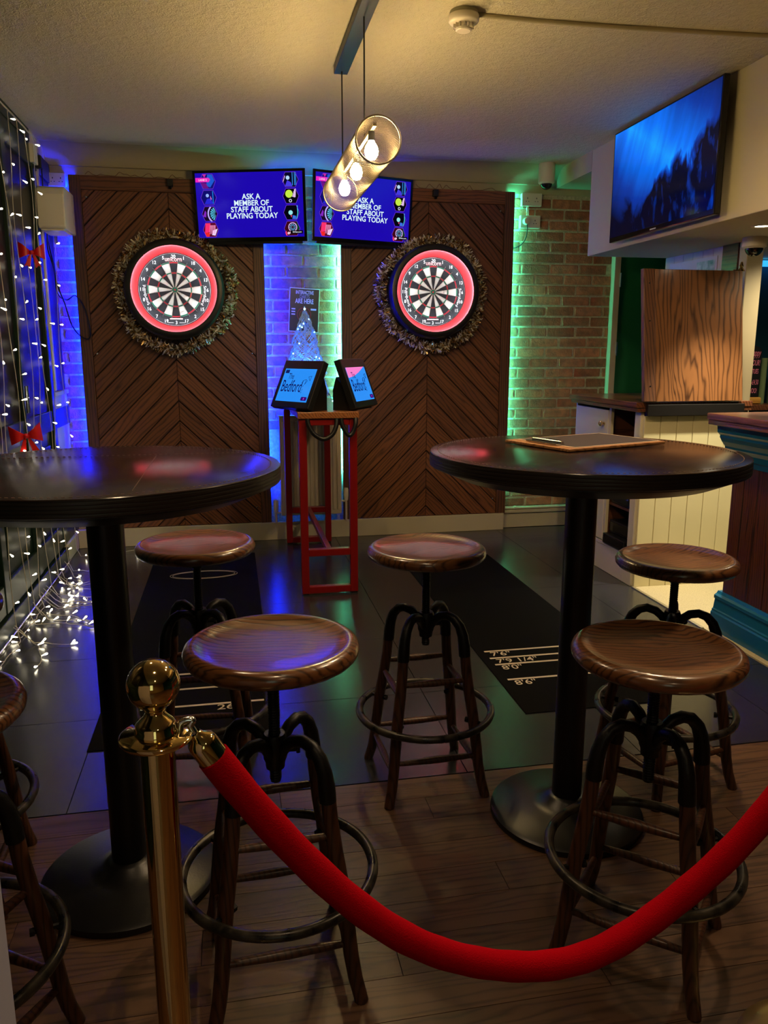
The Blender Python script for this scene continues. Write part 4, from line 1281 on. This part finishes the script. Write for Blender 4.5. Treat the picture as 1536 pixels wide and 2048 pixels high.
# things on the cabinet's open shelf
bo = thing('equipment_case', 'black hard case with metal latches on the upper shelf of the cabinet', 'case', (2.45, 4.24, .433))
MB().box(2.245, 2.55, 4.13, 4.35, .434, .498).build('case_base', M_black, bo, bevel=.018)
MB().box(2.245, 2.55, 4.13, 4.35, .502, .588).build('case_lid', M_black, bo, bevel=.022)
for z in (.575, .54, .50):
    MB().box(2.238, 2.246, 4.18, 4.20, z - .010, z + .008).build('latch', M_chrome, bo, bevel=.002)
for nm, x0, y0, y1, z0, z1 in (('flat black player box lying at the bottom of the cabinet', 2.215, 4.10, 4.36, .183, .245), ('flat black player box stacked on another inside the cabinet', 2.262, 4.105, 4.37, .2475, .325)):
    t = thing('player_box', nm, 'player', (2.4, 4.23, z0), group='black players in the cabinet')
    MB().box(x0, 2.55, y0, y1, z0, z1).build('case', M_black, t, bevel=.004)
    MB().box(x0 - .003, x0, y0 + .01, y1 - .01, z0 + .012, z1 - .012).build('front_panel', mat('gloss_black', rgb(10, 10, 12), .16), t)


# ------------------------------------------------------------------ stools
ST = {}


def stool_parts():
    """builds each part mesh once (local frame, base at the origin)"""
    seat = MB().lathe([(0, -.012), (.08, -.012), (.128, -.009), (.148, -.004), (.157, .0005), (.163, .001), (.170, -.001), (.177, -.007), (.1805, -.016), (.179, -.026), (.172, -.034), (.160, -.0375), (0, -.0375)], (0, 0, 0), 64).build('seat', M_seat, None, local=True, smooth=50)
    sc = []
    collar = MB().lathe([(0, -.0375), (.034, -.0375), (.034, -.045), (.017, -.050), (.0165, -.082), (0, -.082)], (0, 0, 0), 20)
    for sx, sy in ((.11, 0), (-.11, 0), (0, .11), (0, -.11)):
        collar.box(sx - .009, sx + .009, sy - .009, sy + .009, -.046, -.0375)
    collar = collar.build('seat_plate', M_iron, None, local=True, smooth=35)
    pr = [(0, -.082)]
    z = -.082
    while z > -.312:
        pr += [(.0128, z), (.0112, z - .003)]
        z -= .006
    pr += [(.011, -.316), (0, -.316)]
    screw = MB().lathe(pr, (0, 0, 0), 16).build('screw', M_iron, None, local=True)
    hub = MB().lathe([(0.013, .556), (.022, .556), (.025, .548), (.025, .500), (.021, .492), (.020, .478), (.0135, .478), (.013, .556)], (0, 0, 0), 24)
    hub.cyl((.02, 0, .517), (.045, 0, .517), .0085, n=10).cyl((.045, 0, .517), (.052, 0, .517), .013, n=10)
    hub = hub.build('hub', M_iron, None, local=True, smooth=35)
    d = Vector((math.cos(PI / 4), math.sin(PI / 4), 0))
    arm = MB().tube([d * r + Vector((0, 0, z)) for r, z in ((.016, .512), (.030, .535), (.050, .551), (.075, .557), (.098, .550), (.117, .530), (.128, .502), (.133, .470), (.1355, .440))],
                    [.012, .013, .0135, .0135, .0140, .0150, .0165, .0178, .0178], 12)
    arm = arm.build('bracket_arm', M_iron, None, local=True, smooth=50)
    lp = [(.134, .475), (.141, .40), (.152, .33), (.168, .25), (.181, .16), (.189, .10), (.199, .05), (.213, .006), (.2145, 0)]
    leg = MB().tube([d * r + Vector((0, 0, z)) for r, z in lp], [.0155, .0160, .0165, .0168, .0165, .0160, .0155, .0150, .0150], 12)
    for v in leg.v:
        if v.z < 0: v.z = 0.0
    leg = leg.build('leg', M_leg, None, local=True, smooth=50)
    ring = MB().torus((0, 0, .235), .207, .0115, 64, 12).build('foot_ring', M_wornring, None, local=True, smooth=60)
    bolt = MB().tube([d * .150 + Vector((0, 0, .235)), d * .198 + Vector((0, 0, .235))], .0055, 8).tube([d * .143 + Vector((0, 0, .235)), d * .152 + Vector((0, 0, .235))], .009, 6).build('ring_bolt', M_iron, None, local=True)

    def rung(z):
        r = 0
        for (ra, za), (rb, zb) in zip(lp, lp[1:]):
            if zb <= z <= za: r = ra + (rb - ra) * (za - z) / (za - zb)
        c = r * math.cos(PI / 4)
        return MB().tube([(-c, -c, z), (-c * .5, -c, z), (0, -c, z), (c * .5, -c, z), (c, -c, z)], [.007, .0095, .0115, .0095, .007], 10).build('rung', M_leg, None, local=True, smooth=50)
    P = [('seat', seat, 0, 1), ('seat_plate', collar, 0, 1), ('screw', screw, 0, 1), ('hub', hub, 0, 0)]
    for k in range(4):
        P.append(('bracket_arm', arm, k, 0)); P.append(('leg', leg, k, 0))
    P.append(('foot_ring', ring, 0, 0))
    ra, rb, rc, rd_ = rung(.365), rung(.128), rung(.330), rung(.098)
    for k in (0, 2):
        P.append(('rung', ra, k, 0)); P.append(('rung', rb, k, 0))
    for k in (1, 3):
        P.append(('rung', rc, k, 0)); P.append(('rung', rd_, k, 0))
    meshes = [(n, o.data, k, s) for n, o, k, s in P]
    bm = bolt.data
    for o in set([p[1] for p in P] + [bolt]):
        bpy.data.objects.remove(o)
    return meshes, bm


PARTS, BOLT = stool_parts()


def stool(x, y, rot, seat_z, label, grain=0.0):
    t = thing('bar_stool', label, 'stool', (x, y, 0), R(rot), group='round industrial bar stools')
    for n, me, k, s in PARTS:
        o = inst(n, me, t, (0, 0, seat_z if s else 0), (0, 0, (R(grain) if n == 'seat' else k * PI / 2)))
        if n == 'foot_ring':
            for q in range(4):
                inst('ring_bolt', BOLT, o, (0, 0, 0), (0, 0, q * PI / 2))
    return t


stool(.564, 2.238, 2, .765, 'wooden bar stool in the middle of the floor between the two tall tables', 20)
stool(.062, 1.540, 3, .762, 'wooden bar stool in front, directly behind the brass rope post', -15)
stool(.872, 1.437, -41, .730, 'wooden bar stool in front with low screw, behind the sagging red rope', 30)
stool(1.315, 2.10, 12, .730, 'wooden bar stool between the tall table and the blue bar plinth', 10)
stool(-.125, 2.40, -4, .772, 'wooden bar stool on the far side of the tall table by the string lights', 12)
stool(-.745, 1.95, 0, .757, 'wooden bar stool at the picture edge behind another, beyond the tall table', 40)
stool(-.565, 1.40, -31, .742, 'wooden bar stool at the picture edge, nearest the pale partition', 25)


# ------------------------------------------------------------------ tall tables
M_ttop = mat('dark_leather_top', rgb(34, 22, 17), .15, spec=.7, col2=rgb(44, 29, 22), nscale=5, rough2=.20)
M_tedge = wood('table_edge_wood', rgb(16, 13, 12), rgb(34, 27, 23), (3, 3, 20), .4, rnd=0, bump=.3, axis=(0, 0, 1), freq=120, amp=1)
M_dark = mat('table_dark_metal', rgb(15, 15, 18), .36, bump=.04, bscale=200)
M_stitch = mat('stitching', rgb(120, 96, 76), .6)


def tall_table(x, y, label, r=.415, seams=False):
    t = thing('tall_table', label, 'table', (x, y, 0), group='tall round tables')
    MB().lathe([(0, 1.0802), (r - .003, 1.0802), (r - .001, 1.0796), (r, 1.0780)], (x, y, 0), 96).build('table_top', M_ttop, t, smooth=40)
    MB().lathe([(r, 1.0778), (r + .001, 1.060), (r, 1.044), (r - .012, 1.040), (r - .014, 1.0775), (r, 1.0778)], (x, y, 0), 96).build('rim', M_tedge, t, smooth=40)
    MB().lathe([(0, 1.0785), (r - .015, 1.0785), (r - .015, 1.038), (r - .075, 1.012), (0, 1.012)], (x, y, 0), 72).build('underside', M_dark, t, smooth=35)
    MB().lathe([(0, 1.0119), (.15, 1.0119), (.15, 1.006), (.046, 1.004), (.0425, 1.0), (.0425, .045), (0, .045)], (x, y, 0), 40).build('column', M_dark, t, smooth=35)
    MB().lathe([(0, .0), (.220, .0), (.222, .004), (.220, .016), (.208, .024), (.10, .034), (.07, .042), (.055, .06), (.0435, .066), (0, .066)], (x, y, 0), 72).build('base', M_dark, t, smooth=40)
    st = MB()
    n = 190
    for k in range(n):
        a = 2 * PI * k / n
        c = Vector((x + (r - .022) * math.cos(a), y + (r - .022) * math.sin(a), 1.0806))
        st.cbox((.006, .0016, .0009), Matrix.Translation(c) @ Matrix.Rotation(a + PI / 2, 4, 'Z'))
    if seams:
        for k in range(52):
            st.cbox((.006, .0014, .0009), Matrix.Translation((x - .33 + .0132 * k, y + .2, 1.0806)))
        for k in range(36):
            st.cbox((.0014, .006, .0009), Matrix.Translation((x + .11, y - .34 + .0145 * k, 1.0806)))
    o = st.build('stitching', M_stitch, t); o['kind'] = 'stuff'
    return t


tall_table(-.305, 1.900, 'tall round dark table beside the string lights, cut by the picture edge', seams=True)
tall_table(.928, 1.960, 'tall round dark table with a clipboard on it')

# clipboard on the table
cl = thing('clipboard', 'wooden clipboard with dark sheet lying on the tall table', 'clipboard', (1.0, 2.115, 1.081))
ex = Vector((1.206 - .855, 2.051 - 1.927, 0)); ex.normalize(); ey = Vector((-ex.y, ex.x, 0))
mc = Matrix(((ex.x, ey.x, 0, 1.001), (ex.y, ey.y, 0, 2.116), (0, 0, 1, 1.0855), (0, 0, 0, 1)))
MB().cbox((.372, .265, .008), mc).build('board', wood('clipboard_wood', rgb(130, 84, 46), rgb(186, 132, 82), rough=.4, rnd=0), cl, bevel=.002)
MB().cbox((.336, .243, .0008), mc @ Matrix.Translation((.014, 0, .0046))).build('paper_border', mat('paper_cream', rgb(200, 176, 150), .6), cl)
MB().cbox((.318, .228, .0008), mc @ Matrix.Translation((.014, 0, .0052))).build('dark_sheet', mat('dark_sheet', rgb(62, 50, 44), .5), cl)
c_ = MB(); c_.cbox((.030, .125, .004), mc @ Matrix.Translation((-.152, 0, .0075)))
c_.tube([mc @ Vector((-.142, -.06, .011)), mc @ Vector((-.142, .06, .011))], .0055, 10)
c_.build('clip', M_chrome, cl, smooth=40)
MB().tube([mc @ Vector((-.135, .025, .010)), mc @ Vector((-.120, .02, .014)), mc @ Vector((-.120, -.02, .014)), mc @ Vector((-.135, -.025, .010))], .002, 6).build('clip_wire', M_chrome, cl)


# ------------------------------------------------------------------ rope barrier
def stanchion(x, y, label):
    t = thing('rope_post', label, 'rope post', (x, y, 0), group='brass rope posts')
    MB().lathe([(0, 0), (.158, 0), (.160, .006), (.156, .016), (.12, .030), (.06, .042), (.032, .050), (.026, .06), (0, .06)], (x, y, 0), 64).build('base', mat('satin_brass', (.83, .66, .34, 1), .32, metal=1.0), t, smooth=50)
    MB().cyl((x, y, .055), (x, y, .842), .0228, n=40).build('pole', M_brass, t, smooth=40)
    MB().lathe([(0, .840), (.046, .840), (.0485, .843), (.0485, .847), (.046, .849), (0, .849)], (x, y, 0), 48).build('ring_plate', M_brass, t, smooth=40)
    MB().lathe([(0, .849), (.028, .849), (.0285, .854), (.0265, .857), (.0270, .862), (.0225, .867), (.0155, .874), (.0125, .879), (.0145, .883), (.0125, .886), (0, .888)], (x, y, 0), 40).build('neck', M_brass, t, smooth=50)
    MB().sphere((x, y, .9175), .0345, 48, 28).build('ball_finial', M_brass, t, smooth=70)
    return t


stanchion(-.115, 1.0, 'brass rope post with ball top in front of the tall table')
stanchion(1.062, 1.066, 'brass rope post whose round base shows in the bottom corner')
rp_ = thing('velvet_rope', 'red velvet rope sagging between the brass posts', 'rope', (.47, 1.03, .37))
pts = []
xa, xb = -.043, 1.012
for i in range(97):
    x = xa + (xb - xa) * i / 96
    d_ = abs(x - .488)
    z = .365 + 1.54 * d_ * d_ + .10 * d_ ** 4
    y = 1.0 + .062 * (x - xa) / (xb - xa) + .003 * math.sin(i * .21)
    pts.append(Vector((x, y, z)))
MB().tube(pts, [.0225 + .0004 * math.sin(i * 1.1) for i in range(97)], 24).build('rope_body', M_velvet, rp_, smooth=70)
for e0, e1, sgn in ((pts[0], pts[1], -1), (pts[-1], pts[-2], 1)):
    d_ = (e0 - e1).normalized()
    mz = d_.to_track_quat('Z', 'Y').to_matrix().to_4x4()
    mm = Matrix.Translation(e0 - d_ * .006) @ mz
    MB().lathe([(0, 0), (.0205, 0), (.0205, .030), (.0185, .038), (.011, .044), (.008, .050), (0, .050)], (0, 0, 0), 28, mm).build('end_cap', M_brass, rp_, smooth=40)
    tip = mm @ Vector((0, 0, .05))
    tgt = Vector((-.076, 1.0, .849)) if sgn < 0 else Vector((1.024, 1.064, .849))
    hk = [tip, tip.lerp(tgt, .45) + Vector((0, 0, .008)), tgt + Vector((sgn * -.008, 0, .014)), tgt + Vector((sgn * .006, 0, .012)), tgt + Vector((sgn * .009, 0, -.002))]
    MB().tube(curve_pts(hk), .005, 10).build('hook', M_chrome, rp_, smooth=60)

# ------------------------------------------------------------------ curtain of string lights
sl = thing('light_curtain', 'curtain of warm white string lights hanging over the green doors and trailing on the floor', 'string lights', (-1.04, 4.5, 0))
M_lw = mat('clear_twisted_wire', rgb(188, 180, 160), .4)
M_fb = glow('fairy_bulb', (1.0, .88, .62), 11.0)
bulb_me = MB().lathe([(0, -.009), (.0036, -.007), (.0048, -.002), (.0036, .005), (.0022, .012), (.0018, .020), (0, .020)], (0, 0, 0), 8).build('light_bulb', M_fb, None, local=True)
bme = bulb_me.data
bpy.data.objects.remove(bulb_me)
rg = random.Random(11)
Ys = [3.78, 3.95, 4.12, 4.29, 4.46, 4.63, 4.80, 4.96, 5.31]
sl0 = Vector(sl.location)
for si, yy in enumerate(Ys):
    pts = []; bulbs = []
    z = 2.50 if yy < 5.2 else 2.02; ph = rg.uniform(0, 6); nb = rg.uniform(.02, .16)
    end = .02
    while z > end:
        pts.append(Vector((-1.035 + .010 * math.sin(z * 5 + ph), yy + .020 * math.sin(z * 3.1 + ph * 2) + .008 * math.sin(z * 11 + ph), z)))
        nb -= .04
        if nb <= 0:
            nb += rg.uniform(.20, .26); sd_ = rg.choice((-1, 1))
            bulbs.append((pts[-1], Vector((rg.uniform(.3, .9), sd_ * .9, rg.uniform(-.5, .3))).normalized()))
        z -= .04
    # trailing end on the floor
    a = rg.uniform(-.9, .3); p = pts[-1].copy(); p.z = .012
    L = rg.uniform(.35, .75)
    for k in range(int(L / .03)):
        a += rg.uniform(-.45, .45)
        p = p + Vector((math.cos(a) * .03, math.sin(a) * .03, 0))
        p.x = min(max(p.x, -1.02), -.62)
        p.z = .008 + .004 * abs(math.sin(k))
        pts.append(p.copy())
        if k % 4 == 1:
            bulbs.append((p.copy(), Vector((math.cos(a + rg.choice((-1, 1)) * 1.0), math.sin(a + rg.choice((-1, 1)) * 1.0), .35)).normalized()))
    wm = MB().tube(pts, .0019, 5)
    for bp, bd in bulbs:
        wm.tube([bp, bp + bd * .022], .0015, 4)
    so = wm.build('light_strand', M_lw, sl)
    for bp, bd in bulbs:
        q = (-bd).to_track_quat('Z', 'Y').to_euler()
        inst('light_bulb', bme, so, bp + bd * .036 - sl0, q)
# loose ends spreading over the tiles
for k in range(9):
    y0 = rg.uniform(3.55, 5.2); a = rg.uniform(-.6, .5)
    p = Vector((-1.03, y0, .09)); pts = [p.copy()]; bulbs = []
    for i in range(rg.randint(9, 16)):
        a += rg.uniform(-.5, .5)
        p = p + Vector((math.cos(a) * .03, math.sin(a) * .03, 0)); p.z = max(.008, p.z - .03)
        pts.append(p.copy())
        if i % 5 == 3: bulbs.append((p.copy(), Vector((math.cos(a + 1.1), math.sin(a + 1.1), .4)).normalized()))
    bulbs.append((p.copy(), Vector((math.cos(a), math.sin(a), .25))))
    wm = MB().tube(pts, .0019, 5)
    so = wm.build('light_strand', M_lw, sl)
    for bp, bd in bulbs:
        q = (-bd).to_track_quat('Z', 'Y').to_euler()
        inst('light_bulb', bme, so, bp + bd * .022 - sl0, q)
MB().tube([(-1.04, 3.6, 2.52), (-1.04, 4.2, 2.515), (-1.04, 4.8, 2.52), (-1.04, 5.08, 2.515), (-1.04, 5.09, 2.51)], .004, 6).build('lead_wire', M_lw, sl)


# red bows
def bow(c, s, label, rot=0.0):
    t = thing('ribbon_bow', label, 'bow', c, group='red bows')
    mr = mat('red_ribbon', rgb(200, 16, 16), .4)
    C = Vector(c); Mx = Matrix.Translation(C) @ Matrix.Rotation(R(-72), 4, 'Z') @ Matrix.Rotation(rot, 4, 'X')
    for sd_ in (-1, 1):
        m = MB(); n = 9
        vs = []; fs = []
        for i in range(n):
            q = i / (n - 1); wdt = (.008 + .034 * q) * s; yy = sd_ * (.006 + .055 * q) * s
            bulge = .018 * math.sin(PI * q) * s
            for kx, kz in ((bulge, wdt), (-bulge * .3, wdt), (-bulge * .3, -wdt * .9), (bulge, -wdt * .9)):
                vs.append(Mx @ Vector((kx, yy, kz + .008 * q * s)))
        for i in range(n - 1):
            for j in range(4):
                fs.append((i * 4 + j, i * 4 + (j + 1) % 4, i * 4 + 4 + (j + 1) % 4, i * 4 + 4 + j))
        fs.append((0, 1, 2, 3)); fs.append(tuple(range((n - 1) * 4, n * 4)))
        m.add(vs, fs); m.build('loop', mr, t, smooth=40)
        m = MB()
        m.prism([Mx @ Vector(p) for p in ((.002, sd_ * .002 * s, 0), (.004, sd_ * .012 * s, -.01 * s), (.006, sd_ * .040 * s, -.070 * s), (.006, sd_ * .026 * s, -.062 * s), (.006, sd_ * .014 * s, -.074 * s))], Vector((.002, 0, 0)))
        m.build('tail', mr, t)
    MB().sphere(tuple(Mx @ Vector((.006 * s, 0, 0))), .011 * s, 10, 8).build('knot', mr, t, smooth=60)


bow((-1.01, 4.62, 1.85), 1.05, 'red ribbon bow hung high on the string light curtain')
bow((-1.0, 4.12, .93), 1.2, 'red ribbon bow just above the tall table by the string lights', .1)
